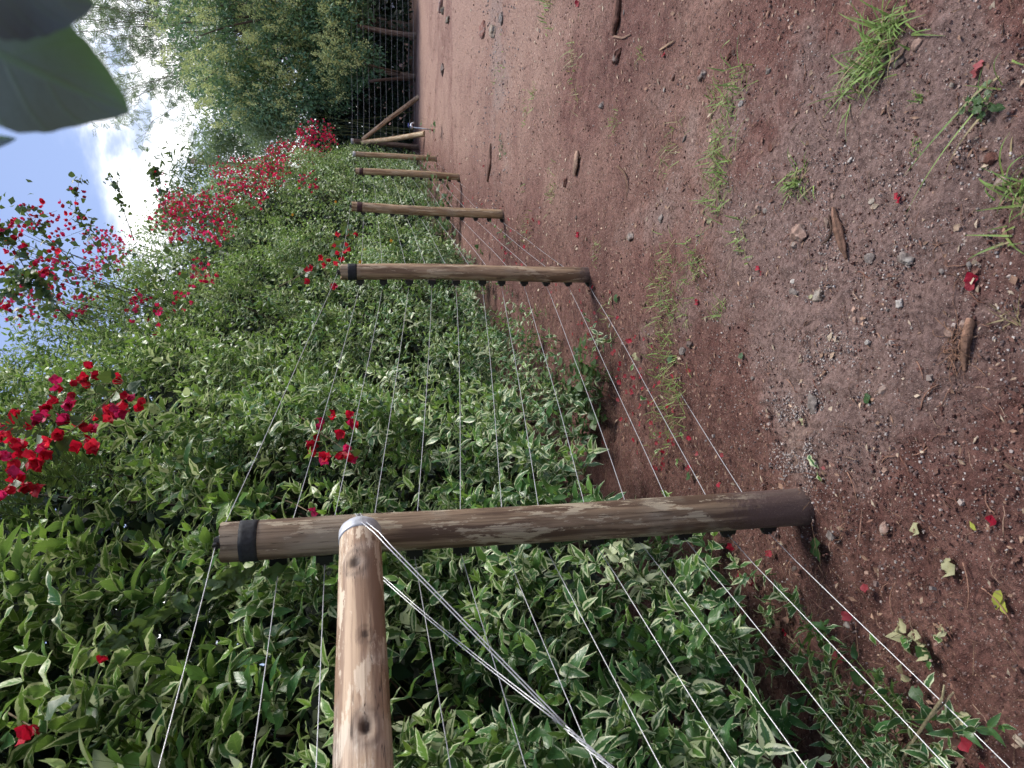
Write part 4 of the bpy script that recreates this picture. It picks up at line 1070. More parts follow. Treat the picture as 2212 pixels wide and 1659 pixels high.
B = Batch(); blobtree(B, C, rad, 420, .125, T_LO, (.0, .28)); B.build('crown', M['tree'], th)
B = Batch(); sel = rng.uniform(size=len(C)) < .85
for c, r in zip(C[sel], rad[sel]):
    if c[1] > 22.8: continue
    for _ in range(rng.integers(1, 4)):
        d = nrm(np.array([rng.normal(0, .7), -rng.uniform(.4, 1), rng.uniform(.0, 1)])); t = c+d*r*1.05; n = 60
        up = nrm(d*.5+np.array([0, 0, 1])); k = rng.uniform(0, 1, n)
        O = t+up*(k*.30)[:, None]+rng.normal(size=(n, 3))*(.085*(1.15-k))[:, None]
        col = np.tile([.70, .78, .34], (n, 1))*rng.uniform(.6, 1.15, (n, 1))
        put(B, T_OVTL, O, rng.normal(size=(n, 3)), rng.normal(size=(n, 3)), .055*rng.uniform(.6, 1.2, n), 0, 0, col)
B.build('blossom', M['blossom'], th)
B = Batch(); tube(B, bez(tb, tb+np.array([.2, 0, 1.5]), tb+np.array([.1, 0, 3.])), np.linspace(.22, .15, 12), 10, (.13, .1, .08)); limbs(B, tb+np.array([.1, 0, 2.2]), C[rng.integers(0, len(C), 34)], .07, (.12, .095, .075)); B.build('trunk', M['bark'], th)

# feathery tree behind it
fb = np.array([14.2, 28.5, 0.]); th = thing('feathery_tree', fb, 'tall wispy grey green tree with slender branches against the cloud', 'tree')
B = Batch(); BL = Batch()
tube(B, bez(fb, fb+np.array([.3, 0, 3]), fb+np.array([-.2, 0, 6.])), np.linspace(.2, .12, 12), 8, (.2, .16, .13))
QO, QD = [], []
for i in range(190):
    x = rng.uniform(-120, 520); y = rng.uniform(-260, 330)
    if x > 150 and y > 250+.16*(x-150)+25: continue
    if x < 150 and y > 250 - (150-x)*.9: continue
    if x < 60 and rng.uniform() < .4: continue
    Y = 28+rng.uniform(-2, 2); t = atY(x, y, Y)
    a = fb+np.array([rng.uniform(-.3, .2), rng.uniform(-.3, .3), rng.uniform(3.5, 6.2)])
    m = (a+t)/2+np.array([rng.normal(0, .3), rng.normal(0, .3), rng.uniform(-.6, .3)])
    pth = bez(a, m, t, 16); pth += rng.normal(size=pth.shape)*.07
    tube(B, pth, np.linspace(.024, .006, 16), 4, (.2, .165, .14))
    for e in range(11):
        i0 = rng.integers(7, 16); p0 = pth[i0]; d = nrm(nrm(t-a)*.6+rng.normal(size=3)*.7); l = rng.uniform(.35, .9)
        c = bez(p0, p0+d*l*.6, p0+d*l+np.array([0, 0, -.18]), 9); segs(B, c[:-1], c[1:], np.full(8, .006), np.full(8, .004), (.17, .15, .11))
        QO.append(c[rng.integers(2, 9, 6)]); QD.append(np.tile(d, (6, 1)))
QO = np.concatenate(QO); QD = np.concatenate(QD); nq = len(QO)
dv = nrm(QD*.5+rng.normal(size=(nq, 3))*.8+np.array([0, 0, -.25])); ll = rng.uniform(.16, .34, (nq, 1)); sd = nrm(np.cross(dv, rng.normal(size=(nq, 3))))
for k in range(5):
    st = QO+dv*ll*(.2+.2*k)
    for sg in (1, -1):
        put(BL, T_NAR, st, sd*sg+dv*.7, np.cross(sd, dv), .10, .1, 0, np.c_[rng.uniform(.2, 1, nq), rng.uniform(.1, .6, nq), np.zeros(nq)], 1.4)
B.build('trunk', M['bark'], th); BL.build('foliage', M['feather'], th)

# airy yellow green shrub between bougainvillea and tree
def fine_shrub(lab, rows, Y, name='airy_shrub', young=(.4, .9), mat='feather'):
    ctrs = np.array([atY(x, y, Y+rng.uniform(-.5, .5)) for x, y in rows]); c = ctrs.mean(0); base = np.array([c[0], c[1], 0.])
    th = thing(name, base, lab, 'shrub', 'airy shrubs behind the hedge end'); BL = Batch(); B = Batch()
    for ti, t in enumerate(ctrs):
        if ti % 5 == 0: tube(B, bez(base+rng.normal(size=3)*np.array([.2, .2, 0]), (base+t)/2+np.array([0, 0, .5]), t, 9), np.linspace(.018, .006, 9), 4, (.12, .14, .06))
        n = 110; O = t+rng.normal(size=(n, 3))*np.array([.28, .28, .26])
        put(BL, T_NAR, O, rng.normal(size=(n, 3))*.8+np.array([-.4, -.2, .1]), rng.normal(size=(n, 3))+np.array([0, 0, 1.]), .2*rng.uniform(.6, 1.2, n), .3, 0, np.c_[rng.uniform(.3, 1, n), rng.uniform(*young, n), np.zeros(n)], 1.1)
    BL.build('foliage', M[mat], th); B.build('stem', M['stem'], th)
fine_shrub('airy yellow green shrub between the flowering tree and the far bougainvillea', [(rng.uniform(545, 650), rng.uniform(225, 300)) for _ in range(46)], 22)
fine_shrub('fine leaved light green foliage above the bougainvillea, below the pole', [(rng.uniform(440, 560), rng.uniform(250, 345)-0) for _ in range(44)], 24, young=(.2, .6))
fine_shrub('wispy dark foliage rising behind the hedge top near the cloud', [(rng.uniform(380, 460), rng.uniform(355, 410)) for _ in range(7)], 18, young=(.0, .3), mat='boug')

# dark undergrowth behind the far fence and beyond the hedge
B = Batch()
n = 15000; x = rng.uniform(4.2, 24, n); z = rng.uniform(.02, 1, n)**1.0*3.6
y = 21.9+rng.uniform(0, 1.8, n)+.4*vn(x/1.1, z/.8, 301)
P = np.c_[x, y, z]; gap = vn(x/.35, z/.3, 303)
P = P[gap > -.45]; n = len(P)
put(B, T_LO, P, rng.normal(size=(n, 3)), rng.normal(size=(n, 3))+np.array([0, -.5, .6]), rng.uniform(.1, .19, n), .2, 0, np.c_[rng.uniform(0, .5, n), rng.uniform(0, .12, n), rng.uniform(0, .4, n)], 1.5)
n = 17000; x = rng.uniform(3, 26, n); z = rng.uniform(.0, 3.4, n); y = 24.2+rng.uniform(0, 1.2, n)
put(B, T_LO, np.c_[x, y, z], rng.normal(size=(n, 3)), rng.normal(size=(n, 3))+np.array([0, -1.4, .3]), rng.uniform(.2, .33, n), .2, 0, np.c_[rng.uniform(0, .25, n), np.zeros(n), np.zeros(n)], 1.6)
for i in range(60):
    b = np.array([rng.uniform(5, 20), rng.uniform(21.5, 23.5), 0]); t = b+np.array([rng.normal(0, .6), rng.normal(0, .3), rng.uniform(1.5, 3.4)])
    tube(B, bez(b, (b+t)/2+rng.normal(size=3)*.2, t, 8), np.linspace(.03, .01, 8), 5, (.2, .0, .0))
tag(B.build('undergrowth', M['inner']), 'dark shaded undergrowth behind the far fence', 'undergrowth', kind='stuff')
# a farther band of trees closing the view
B = Batch(); C = []; rad = []
for i in range(150):
    C.append((rng.uniform(-14, 34), rng.uniform(33, 37), rng.uniform(.3, 4.2))); rad.append(rng.uniform(.9, 1.5))
blobtree(B, np.array(C), rad, 60, .34, T_LO, (.0, .1), .6)
tag(B.build('distant_trees', M['tree']), 'distant band of trees closing the view behind the hedge', 'trees', kind='stuff')

# utility pole
b = atY(405, 347, 26); ub = np.array([b[0]-.25, 26., 0.])
th = thing('utility_pole', ub, 'grey weathered utility pole rising beyond the hedge before the cloud', 'utility pole')
pole('pole', ub, b, .13, .10, M['wood4'], th, nseg=60, sides=14, seed=90)
B = Batch(); tube(B, [b+np.array([-.03, -.1, -.35]), b+np.array([.2, -.1, -.33])], .02, 6); tube(B, [b+np.array([.16, -.1, -.33]), b+np.array([.16, -.1, -.2])], [.045, .03], 8)
B.build('insulator', M['paleband'], th)

# house glimpsed through the tree at the picture side
hb = np.array([19.6, 31., 0.]); th = thing('house', hb, 'white walled house with dark roof edge glimpsed through the tree', 'house')
x0 = atY(500, 6, 31)[0]; B = Batch(); boxm(B, (x0+4.1, 34, 3.1), 7.2, 6, 6.2); wl = B.build('wall', M['wall'], th, False)
B = Batch()
rp = np.array([(x0-.1, 30.6, 6.2), (x0+8.4, 30.6, 6.2), (x0+8.4, 37.4, 6.2), (x0-.1, 37.4, 6.2), (x0+1.2, 34, 7.9), (x0+7., 34, 7.9)])
rp2 = rp+np.array([0, 0, .14]); B.add(np.concatenate([rp, rp2]), [(0, 3, 2, 1), (6, 7, 11, 10), (7, 8, 11, 11), (8, 9, 10, 11), (9, 6, 10, 10), (0, 1, 7, 6), (1, 2, 8, 7), (2, 3, 9, 8), (3, 0, 6, 9)])
B.build('roof', M['roof'], th, False)
B = Batch(); boxm(B, (x0+4.1, 30.52, 6.26), 8.7, .1, .22); boxm(B, (x0-.2, 34, 6.26), .1, 6.9, .22); B.build('gutter', M['paleband'], th, False)
for wx_ in (1.6, 4.8):
    B = Batch(); boxm(B, (x0+wx_, 30.97, 4.6), 1.3, .1, 1.2); f = B.build('window', M['paleband'], th, False)
    B = Batch(); boxm(B, (x0+wx_, 30.90, 4.6), 1.1, .04, 1.0); pn_ = B.build('pane', M['glass'], None, False); pn_.parent = f

# ------------------------------------------------------------------ overhanging tree: the leaf close to the lens grows on it
tb = np.array([2.3, -1.3, 0.]); th = thing('overhanging_tree', tb, 'broad leaved tree beside the photographer, its big blurred leaves in the picture corner', 'tree')
B = Batch(); top = np.array([1.5, -1.0, 4.6]); trunk = bez(tb, tb+np.array([.1, 0, 2.3]), top, 16); tube(B, trunk, np.linspace(.14, .07, 16), 12, (.17, .13, .1))
can = []  # unseen crown added overhead to shade the foreground
for i in range(26):
    t = np.array([rng.uniform(-2.6, 4.6), rng.uniform(-3.2, 2.0), rng.uniform(3.9, 5.6)])
    if t[1] > 1.2: t[2] = max(t[2], 4.4)
    can.append(t); a = trunk[rng.integers(8, 16)]; tube(B, bez(a, (a+t)/2+np.array([0, 0, .3]), t, 10), np.linspace(.035, .008, 10), 6, (.16, .13, .1))
A0 = atY(-330, -70, .42); A0 = np.array([A0[0], A0[1], A0[2]])
tube(B, bez(trunk[6], np.array([1.3, -.3, 2.4]), A0+np.array([.05, -.02, .06]), 16), np.linspace(.02, .004, 16), 8, (.15, .13, .08))
B.build('trunk', M['bark'], th)
B = Batch()
for t in can:
    n = 46; O = t+rng.normal(size=(n, 3))*np.array([.45, .45, .28])
    put(B, T_MID, O, rng.normal(size=(n, 3))+np.array([0, 0, -.5]), rng.normal(size=(n, 3))*.6+np.array([0, 0, 1.]), rng.uniform(.15, .24, n), .2, 0, np.c_[rng.uniform(0, 1, n), rng.uniform(0, .3, n), rng.uniform(0, 1, n)], 1.3)
B.build('crown', M['big'], th)
def p_big(t): return .30*math.sin(math.pi*t**.8)**.75*(1+.02*math.cos(t*60)) if 0 < t < 1 else 0
T_BIG = leaf_tmpl(36, p_big, .16)
def bigleaf(px0, py0, d0, px1, py1, d1, roll, curl, wid, col):
    a = np.array([0, 0, EYE])+nrm(ray(px0, py0))*d0; b = np.array([0, 0, EYE])+nrm(ray(px1, py1))*d1
    Ld = b-a; S = np.linalg.norm(Ld); view = nrm(-a+np.array([0, 0, EYE])); Nn = nrm(view+np.cross(nrm(Ld), view)*roll)
    B = Batch(); put(B, T_BIG, a[None], Ld[None], Nn[None], S, curl, .15, np.array([col]), wid)
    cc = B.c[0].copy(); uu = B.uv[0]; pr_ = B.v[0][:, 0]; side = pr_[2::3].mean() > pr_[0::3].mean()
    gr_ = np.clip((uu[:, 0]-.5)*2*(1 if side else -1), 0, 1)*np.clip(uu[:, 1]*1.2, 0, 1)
    cc[:, 1] = np.clip(cc[:, 1]+.75*gr_, 0, 1); B.c[0] = cc  # one half greener, painting light that passes through the blade
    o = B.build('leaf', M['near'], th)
    B = Batch(); tube(B, bez(a, a-nrm(Ld)*.02+np.array([0, 0, .01]), A0+np.array([.05, -.02, .06]), 8), .0016, 6, (.15, .2, .06)); B.build('leaf_stalk', M['stem'], th)
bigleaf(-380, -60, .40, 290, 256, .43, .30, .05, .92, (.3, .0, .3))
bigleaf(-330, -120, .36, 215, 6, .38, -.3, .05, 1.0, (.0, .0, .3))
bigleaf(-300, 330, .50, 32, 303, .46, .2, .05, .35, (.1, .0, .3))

# ------------------------------------------------------------------ things lying on the soil
def rock(px, py, wpx, hpx, col, lab, hz=.6, seed=0, grp='stones on the soil'):
    """wpx = size down the slope of the picture (x), hpx = size across (y)"""
    p = GH(px, py); dep = np.linalg.norm(p-np.array([0, 0, EYE]))*.97
    sx = hpx*dep/FPX; ang = math.atan2(EYE, p[1]); sx *= .88; sy = .88*min(wpx*dep/FPX/max(math.sin(ang), .3), sx*1.6)
    bm = bmesh.new(); bmesh.ops.create_icosphere(bm, subdivisions=4 if wpx > 14 else 3, radius=.5)
    rs = random.Random(seed*13+7); planes = [(Vector((rs.gauss(0, 1), rs.gauss(0, 1), rs.gauss(0, .8))).normalized(), rs.uniform(.25, .40)) for _ in range(12)]
    off = Vector((seed*3.1, seed*1.7, 0))
    for v in bm.verts:
        c = v.co.copy()
        for n_, d_ in planes:
            k = c.dot(n_)
            if k > d_: c -= n_*(k-d_)*.92
        c += c.normalized()*(.07*mnoise.noise(c*5+off)+.045*mnoise.noise(c*14+off)+.022*mnoise.noise(c*34+off))
        v.co = Vector((c.x*sx*1.15, c.y*sy*1.15, c.z*min(sx, sy)*hz*1.2))
    rz = Matrix.Rotation(rs.uniform(-.4, .4), 3, 'Z')
    for v in bm.verts: v.co = rz@v.co
    me = bpy.data.meshes.new('stone'); bm.to_mesh(me); bm.free()
    ca = me.color_attributes.new('tint', 'FLOAT_COLOR', 'POINT')
    cc = []
    for v in me.vertices:
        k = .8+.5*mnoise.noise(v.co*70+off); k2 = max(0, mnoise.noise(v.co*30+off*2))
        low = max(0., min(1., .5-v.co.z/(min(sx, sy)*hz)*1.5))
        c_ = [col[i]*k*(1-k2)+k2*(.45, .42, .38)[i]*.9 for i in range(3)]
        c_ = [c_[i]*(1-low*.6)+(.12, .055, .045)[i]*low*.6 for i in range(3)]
        cc += [*c_, 1]
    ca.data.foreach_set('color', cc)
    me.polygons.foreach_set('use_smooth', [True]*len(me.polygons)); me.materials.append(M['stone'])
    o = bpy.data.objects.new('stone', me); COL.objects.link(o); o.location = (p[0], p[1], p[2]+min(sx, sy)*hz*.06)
    tag(o, lab, 'stone', grp)
RED = (.17, .075, .055); GRY = (.25, .21, .19); PNK = (.38, .25, .2); WHT = (.55, .5, .46); DRK = (.16, .115, .10); TAN = (.36, .28, .21); OLV = (.2, .17, .12)
rocks = [
    (1335, 118, 28, 32, RED, 'big red brown stone lying alone in the right half of the soil', .8), (1520, 162, 20, 30, RED, 'dark red oblong stone left of the big grass tuft'),
    (1300, 228, 16, 18, GRY, 'pitted light grey stone on bare red soil'), (1365, 508, 22, 26, PNK, 'pinkish brown stone beyond the end of the grass row'),
    (1428, 472, 26, 22, GRY, 'flat grey stone half sunk in the soil', .4), (1638, 450, 16, 24, PNK, 'angular pinkish stone right of the broken bark'),
    (1655, 455, 12, 14, GRY, 'small grey stone touching the angular pinkish one'), (1732, 506, 30, 42, PNK, 'largest rough pink grey rock beside the split bark', .8),
    (1716, 528, 16, 18, PNK, 'small pink stone leaning on the largest rough rock'), (1838, 345, 14, 12, WHT, 'small white stone below the small grass tuft'),
    (1665, 318, 12, 30, RED, 'flat red shard between two grass tufts', .35), (1768, 640, 22, 34, TAN, 'tan lump at the edge of the grey gravel patch'),
    (1718, 632, 20, 26, GRY, 'grey stone with pale face in the grey gravel patch'), (1716, 608, 12, 18, WHT, 'whitish pebble above the grey stone in the gravel patch'),
    (1942, 656, 16, 20, WHT, 'pale pebble near the curled root'), (2094, 570, 12, 14, GRY, 'grey pebble beside the folded crimson bract'), (2110, 566, 14, 14, TAN, 'cream pebble beside the folded crimson bract'),
    (2168, 388, 28, 30, PNK, 'flat pale pink stone near the right grass tuft', .4), (2140, 345, 20, 26, RED, 'reddish brown stone near the right end of the picture', .7),
    (1985, 95, 20, 26, PNK, 'pink white mottled stone near the big grass tuft'), (1940, 130, 34, 34, DRK, 'dark mossy flat stone at the foot of the big grass tuft', .35),
    (1755, 876, 22, 52, GRY, 'long grey brown stone sunk in the soil right of the nearest post', .4), (1795, 1160, 18, 22, GRY, 'grey veined stone left of the foot of the nearest post'),
    (1912, 1140, 16, 30, PNK, 'pale stone with a green leaf scrap on it'), (1490, 745, 14, 18, DRK, 'dark pebble at the end of the grass row'), (1475, 760, 16, 20, GRY, 'grey pebble beside the dark one at the grass row'),
    (2085, 705, 20, 28, PNK, 'pinkish clod beside the fat root'), (2052, 720, 18, 28, PNK, 'pale pinkish stone left of the fat root'), (1912, 842, 18, 28, PNK, 'pale pink square stone on the grey soil'),
    (1875, 740, 12, 14, WHT, 'little white stone on the grey soil'), (1730, 780, 14, 12, TAN, 'little tan stone between grey gravel and the post'), (1880, 560, 18, 26, GRY, 'rough grey clod beside the white grit'),
    (1885, 435, 14, 16, TAN, 'small tan stone touching the torn crimson bract'), (1600, 225, 14, 14, WHT, 'whitish pebble in the middle of the long grass tuft'), (1660, 155, 12, 14, GRY, 'grey pebble left of the big grass tuft'),
    (1455, 165, 14, 18, RED, 'round red brown pebble right of the dark red stone'), (1580, 115, 18, 22, RED, 'red clod between the dark stone and the big tuft'),
    (1480, 300, 12, 16, GRY, 'grey pebble beside the thin grass tuft'), (1955, 560, 30, 32, GRY, 'crumbly grey clod near the torn bract'), (1245, 470, 10, 12, DRK, 'dark pebble far up the soil'),
    (1222, 395, 14, 24, RED, 'brown lump near the grey plank'), (970, 42, 24, 18, OLV, 'dark mossy stone nearest the far fence', .8), (958, 24, 22, 16, OLV, 'dark brown stone behind the mossy one', .7),
    (1045, 62, 16, 32, (.36, .17, .13), 'reddish flat stone at the edge of the pale gravel', .5), (1068, 66, 16, 30, TAN, 'tan stone next to the reddish one at the pale gravel'), (1085, 40, 16, 26, GRY, 'grey stone in the pale gravel patch'),
    (955, 12, 14, 40, (.4, .24, .2), 'flat pinkish slab beside the far fence shade', .4), (958, 150, 20, 26, DRK, 'low dark mound of soil far away', .4), (942, 500, 16, 40, PNK, 'pinkish block half hidden at the hedge foot'),
    (1560, 1150, 18, 22, PNK, 'pale brown pebble behind the foot of the nearest post'), (1290, 980, 22, 40, TAN, 'large tan stone under the hedge right of the nearest post'), (1620, 1425, 26, 34, DRK, 'dark stone among fallen leaves left of the nearest post', .6),
    (1780, 1450, 22, 24, TAN, 'small brown stone among roots at the lower edge'), (1830, 1350, 20, 14, GRY, 'small grey stone wrapped by a withered leaf'),
]
for i, rk in enumerate(rocks):
    rock(*rk[:6], hz=rk[6] if len(rk) > 6 else .6, seed=i+1)
# smaller anonymous stones: individuals sharing a few meshes
protos = []
for i in range(8):
    rock(1900, 500, 10, 11, [GRY, PNK, RED, TAN, WHT, DRK, GRY, PNK][i], 'x', seed=100+i); o = bpy.context.scene.collection.objects[-1]; protos.append(o)
cnames = ['grey', 'pink brown', 'red brown', 'tan', 'whitish', 'dark', 'light grey', 'pinkish']
for i in range(36):
    o = protos[i % 8] if i < 8 else protos[i % 8].copy()
    if i >= 8: COL.objects.link(o)
    x, y, r = scatter_xy(1, 1.3, 9, 30); x, y, r = float(x[0]), float(y[0]), float(r[0]); s, of = so([x, y])
    if of > .3: x += .9
    o.location = (x, y, float(hgt(x, y))+.004); k = rng.uniform(.45, 1.15)*(1+.08*r); o.scale = (k, k*rng.uniform(.7, 1.2), k*rng.uniform(.6, 1)); o.rotation_euler = (0, 0, rng.uniform(0, 6.28))
    o.name = 'pebble'
    dist = 'in the near foreground' if r < 2.2 else ('in the middle of the soil' if r < 4.5 else 'far up the soil')
    side = 'toward the fence' if x < .35*r*.5 else 'toward the right side'
    tag(o, f'{cnames[i % 8]} pebble lying {dist} {side}', 'pebble', f'{cnames[i % 8]} pebbles {dist} {side}')

# grass
def tuft(px, py, n, L, w, lab, spread=.03, flat=.8, dry=.15, lean=(0, 0)):
    p = GH(px, py); B = Batch(); n = int(n*1.35); L *= 1.15; w *= 1.1; spread *= 1.1
    for i in range(n):
        a = rng.uniform(0, 6.28); l = L*rng.uniform(.45, 1.1); b = p+np.array([rng.normal(0, spread), rng.normal(0, spread), 0]); b[2] = hgt(b[0], b[1])-.002
        h = np.array([math.cos(a)+lean[0], math.sin(a)+lean[1], 0.])*rng.uniform(.25, 1)*flat
        m = 8; t = np.linspace(0, 1, m)[:, None]
        up = rng.uniform(.35, 1.)
        pth = b+h*l*t+np.array([0, 0, 1.])*l*up*(t-.62*t**2*rng.uniform(.6, 1.45))
        pth[:, 2] = np.maximum(pth[:, 2], hgt(pth[:, 0], pth[:, 1])+.003)
        sd = nrm(np.cross(h+np.array([0, 0, .3]), [0, 0, 1.]))*w*rng.uniform(.6, 1.2); ww = (1-t**1.6)*.92+.06
        V = np.stack([pth-sd*ww, pth+np.array([0, 0, -.12])*w*ww*2, pth+sd*ww], 1).reshape(-1, 3)
        F = [(k*3+c, k*3+c+1, k*3+c+4, k*3+c+3) for k in range(m-1) for c in (0, 1)]
        if rng.uniform() < dry: c0 = np.array([.38, .30, .16])*rng.uniform(.6, 1.1)
        else: c0 = np.array([.17, .30, .075])*rng.uniform(.65, 1.35)+np.array([.05, .02, 0])*rng.uniform(0, 1)
        cc = c0*(1-.2*t)+np.array([.28, .27, .12])*.45*(1-t)**3; B.add(V, F, None, np.repeat(cc, 3, 0))
    o = B.build('grass_tuft', M['grass'], None, True, origin=p); tag(o, lab, 'grass tuft', 'grass tufts on the red soil')
tufts = [(1905, 110, 60, .20, .0032, 'biggest bright green grass tuft in the right foreground', .04), (1925, 70, 40, .17, .003, 'half of the big grass growth nearest the right side', .04), (1860, 175, 26, .17, .003, 'leaning grass blades on the fence side of the biggest tuft', .035),
         (1590, 195, 46, .15, .0028, 'wide grass tuft with fallen blades beyond the biggest tuft', .06), (1545, 210, 20, .1, .0022, 'small grass growth beside the wide tuft', .03), (1555, 310, 40, .16, .0026, 'grass tuft at the upper end of the grass row', .05), (1560, 365, 44, .15, .0026, 'grass tuft in the middle of the right grass row', .05), (1548, 435, 34, .14, .0025, 'grass tuft at the lower end of the right grass row', .05),
         (1722, 392, 44, .11, .0028, 'compact grass tuft above the split bark', .025), (1455, 310, 30, .12, .002, 'thin dull grass tuft with a white stone', .06, .9, .4),
         (1500, 570, 50, .13, .0022, 'grass clump beyond the second post on the right', .06), (1440, 580, 40, .14, .0022, 'feathery grass clump beside the previous clump', .06), (1430, 640, 44, .14, .0022, 'grass clump in the middle of the long fence side row', .07), (1480, 660, 24, .12, .0022, 'loose grass blades on the outer side of the fence row', .06),
         (1435, 720, 50, .13, .0022, 'matted grass near the fallen bracts', .08), (1440, 790, 46, .13, .0022, 'matted grass crossed by the lowest wire', .08), (1465, 850, 50, .12, .0022, 'dense grass at the lower end of the fence row', .06), (1450, 910, 44, .11, .002, 'fine grass under the lower wires', .07), (1420, 935, 30, .1, .002, 'sparse grass beside the weeds', .08),
         (1558, 672, 20, .09, .0022, 'small spread grass sprig beside the crimson bract', .02), (1600, 520, 22, .12, .0022, 'thin grass sprigs above the grey gravel', .05), (2205, 420, 34, .13, .003, 'bright grass tuft cut by the right picture edge', .03), (2180, 520, 4, .12, .003, 'lone pale grass runner at the right picture edge', .01, 1.2, .3),
         (1990, 212, 14, .07, .0026, 'tiny upright grass tuft below the big tuft', .01, .4), (2160, 190, 6, .2, .003, 'pale trailing grass stems in the right corner', .02, 1.4, .4, (-.3, .5)), (1978, 320, 10, .045, .002, 'tiny grey seedling tuft', .01),
         (1185, 18, 40, .2, .004, 'distant grass tuft at the picture side', .1), (1240, 130, 30, .16, .003, 'dry distant tuft with curled blades', .08, 1., .7), (1152, 208, 24, .14, .003, 'distant green tuft on bare soil', .06), (1135, 245, 20, .13, .003, 'smaller distant green tuft', .06),
         (1327, 270, 40, .07, .0018, 'low round patch of fine grass', .05), (1195, 412, 30, .15, .003, 'distant tuft level with the third post', .08), (1140, 480, 30, .16, .003, 'dull distant tuft close to the third post foot', .1, .8, .6), (1245, 212, 14, .16, .003, 'few bent dry stalks', .05, 1., .8), (1290, 545, 24, .08, .002, 'thin low weeds right of the second post', .05, .8, .4),
         (1385, 110, 16, .1, .0025, 'short dry tuft touching the big red brown stone', .04, .8, .5), (1075, 155, 20, .12, .004, 'faint distant sprouts on pale soil', .2), (1310, 690, 22, .1, .0018, 'sparse blades among the fallen bracts', .06, 1., .3), (2190, 690, 6, .1, .002, 'short straw coloured blades by the fat root', .02, 1., 1.)]
for t in tufts: tuft(*t)

# bark pieces, roots, planks
def logpiece(name, pxs, r, col, lab, cat, flat=.5, knob=None):
    P = np.array([GH(x, y, dz) for x, y, dz in pxs]); m = len(P); tt = np.linspace(0, m-1, 9*m)
    path = np.stack([np.interp(tt, range(m), P[:, k]) for k in range(3)], -1)
    for _ in range(5): path[1:-1] = (path[:-2]+path[1:-1]*2+path[2:])/4
    rr = np.interp(np.linspace(0, 1, len(path)), np.linspace(0, 1, len(r)), r)*(1+.12*vn(tt*2.3, 0*tt, 7))
    B = Batch(); tube(B, path, rr, 14, col)
    V = B.v[0]; rel = V[:-2].reshape(len(path), 14, 3)-path[:, None]
    ang = np.arctan2(rel[..., 2], rel[..., 0]); k = 1+.14*vn(ang*3+5, tt[:, None]*1.2+0*ang, 8)+.08*vn(ang*8, tt[:, None]*.7+0*ang, 18)
    rel = rel*k[..., None]; rel[..., 2] *= flat; V2 = (path[:, None]+rel).reshape(-1, 3); B.v[0] = np.concatenate([V2, V[-2:]])
    sh = .75+.5*vn(ang*4, tt[:, None]*.5+0*ang, 9); B.c[0] = np.concatenate([(np.array(col)*sh[..., None]).reshape(-1, 3), [col, col]])
    o = B.build(name, M['bark'], None, True, origin=P[0]); tag(o, lab, cat); return o
logpiece('bark_piece', [(1799, 448, .008), (1805, 480, .010), (1818, 525, .012), (1828, 560, .010)], [.005, .013, .015, .013, .004], (.30, .17, .12), 'split red brown piece of bark lying by the largest rock', 'bark', .7)
logpiece('bark_piece', [(1790, 465, .006), (1796, 495, .010), (1790, 515, .006), (1774, 528, .004)], [.004, .005, .005, .003], (.13, .08, .06), 'dark forked twig touching the split bark', 'twig')
logpiece('bark_piece', [(1780, 470, .005), (1786, 480, .01), (1786, 492, .006)], [.003, .009, .002], (.42, .3, .24), 'curled pale bark flake beside the dark forked twig', 'bark', .4)
logpiece('fat_root', [(2095, 688, .010), (2090, 715, .013), (2084, 760, .013), (2083, 802, .008)], [.010, .013, .012, .010, .005], (.33, .19, .13), 'fat brown root stub on the foreground soil', 'root', .85)
B = Batch(); c = GH(2072, 745)
for i in range(46):
    b = c+rng.normal(size=3)*np.array([.025, .018, 0])+np.array([0, 0, .008]); t = b+rng.normal(size=3)*np.array([.035, .03, .012])
    t[2] = abs(t[2]-c[2])*.5+c[2]+.004; tube(B, bez(b, (b+t)/2+rng.normal(size=3)*.014+np.array([0, 0, .008]), t, 7), .0009, 4, (.36, .2, .13))
tag(B.build('root_tangle', M['bark'], None, True), 'tangle of fine rusty roots against the fat root stub', 'roots')
logpiece('plank_piece', [(1246, 328, .015), (1244, 350, .02), (1240, 378, .015)], [.03, .04, .038, .03], (.40, .26, .19), 'flat weathered plank piece lying far up the soil', 'wood', .35)
logpiece('fallen_twig', [(1333, 358, .01), (1350, 375, .015), (1355, 405, .012), (1352, 432, .008)], [.006, .006, .004, .003], (.3, .18, .12), 'bent brown twig below the plank piece', 'twig')
logpiece('soil_ridge', [(1060, 310, .0), (1057, 345, .015), (1052, 390, .01)], [.05, .09, .04], (.3, .17, .13), 'low ridge of pinkish soil far away', 'soil', .3)
logpiece('fallen_twig', [(1335, 0, .01), (1330, 40, .02), (1325, 75, .01)], [.03, .035, .02], (.2, .1, .075), 'thick brown branch at the upper picture edge', 'branch', .6)
logpiece('fallen_twig', [(1325, 78, .01), (1345, 82, .012), (1362, 74, .01)], [.006, .006, .004], (.4, .25, .18), 'orange brown curled twig near the big stone', 'twig')
logpiece('fallen_twig', [(1425, 108, .01), (1440, 98, .012), (1455, 88, .01)], [.006, .006, .004], (.45, .3, .2), 'straight pale twig above the dark red stone', 'twig')
logpiece('fallen_twig', [(1900, 150, .006), (1945, 120, .012), (1960, 90, .006)], [.003, .004, .003], (.42, .28, .2), 'straight straw coloured twig in the big tuft', 'twig')
logpiece('fallen_twig', [(2170, 1002, .01), (2190, 1015, .012), (2212, 1026, .01)], [.004, .005, .005], (.2, .12, .085), 'forked brown twig at the right picture edge', 'twig')
logpiece('fallen_twig', [(1855, 1180+0, .008), (1862, 1100, .01)], [.003, .002], (.35, .2, .15), 'thin reddish root left of the post foot', 'twig')
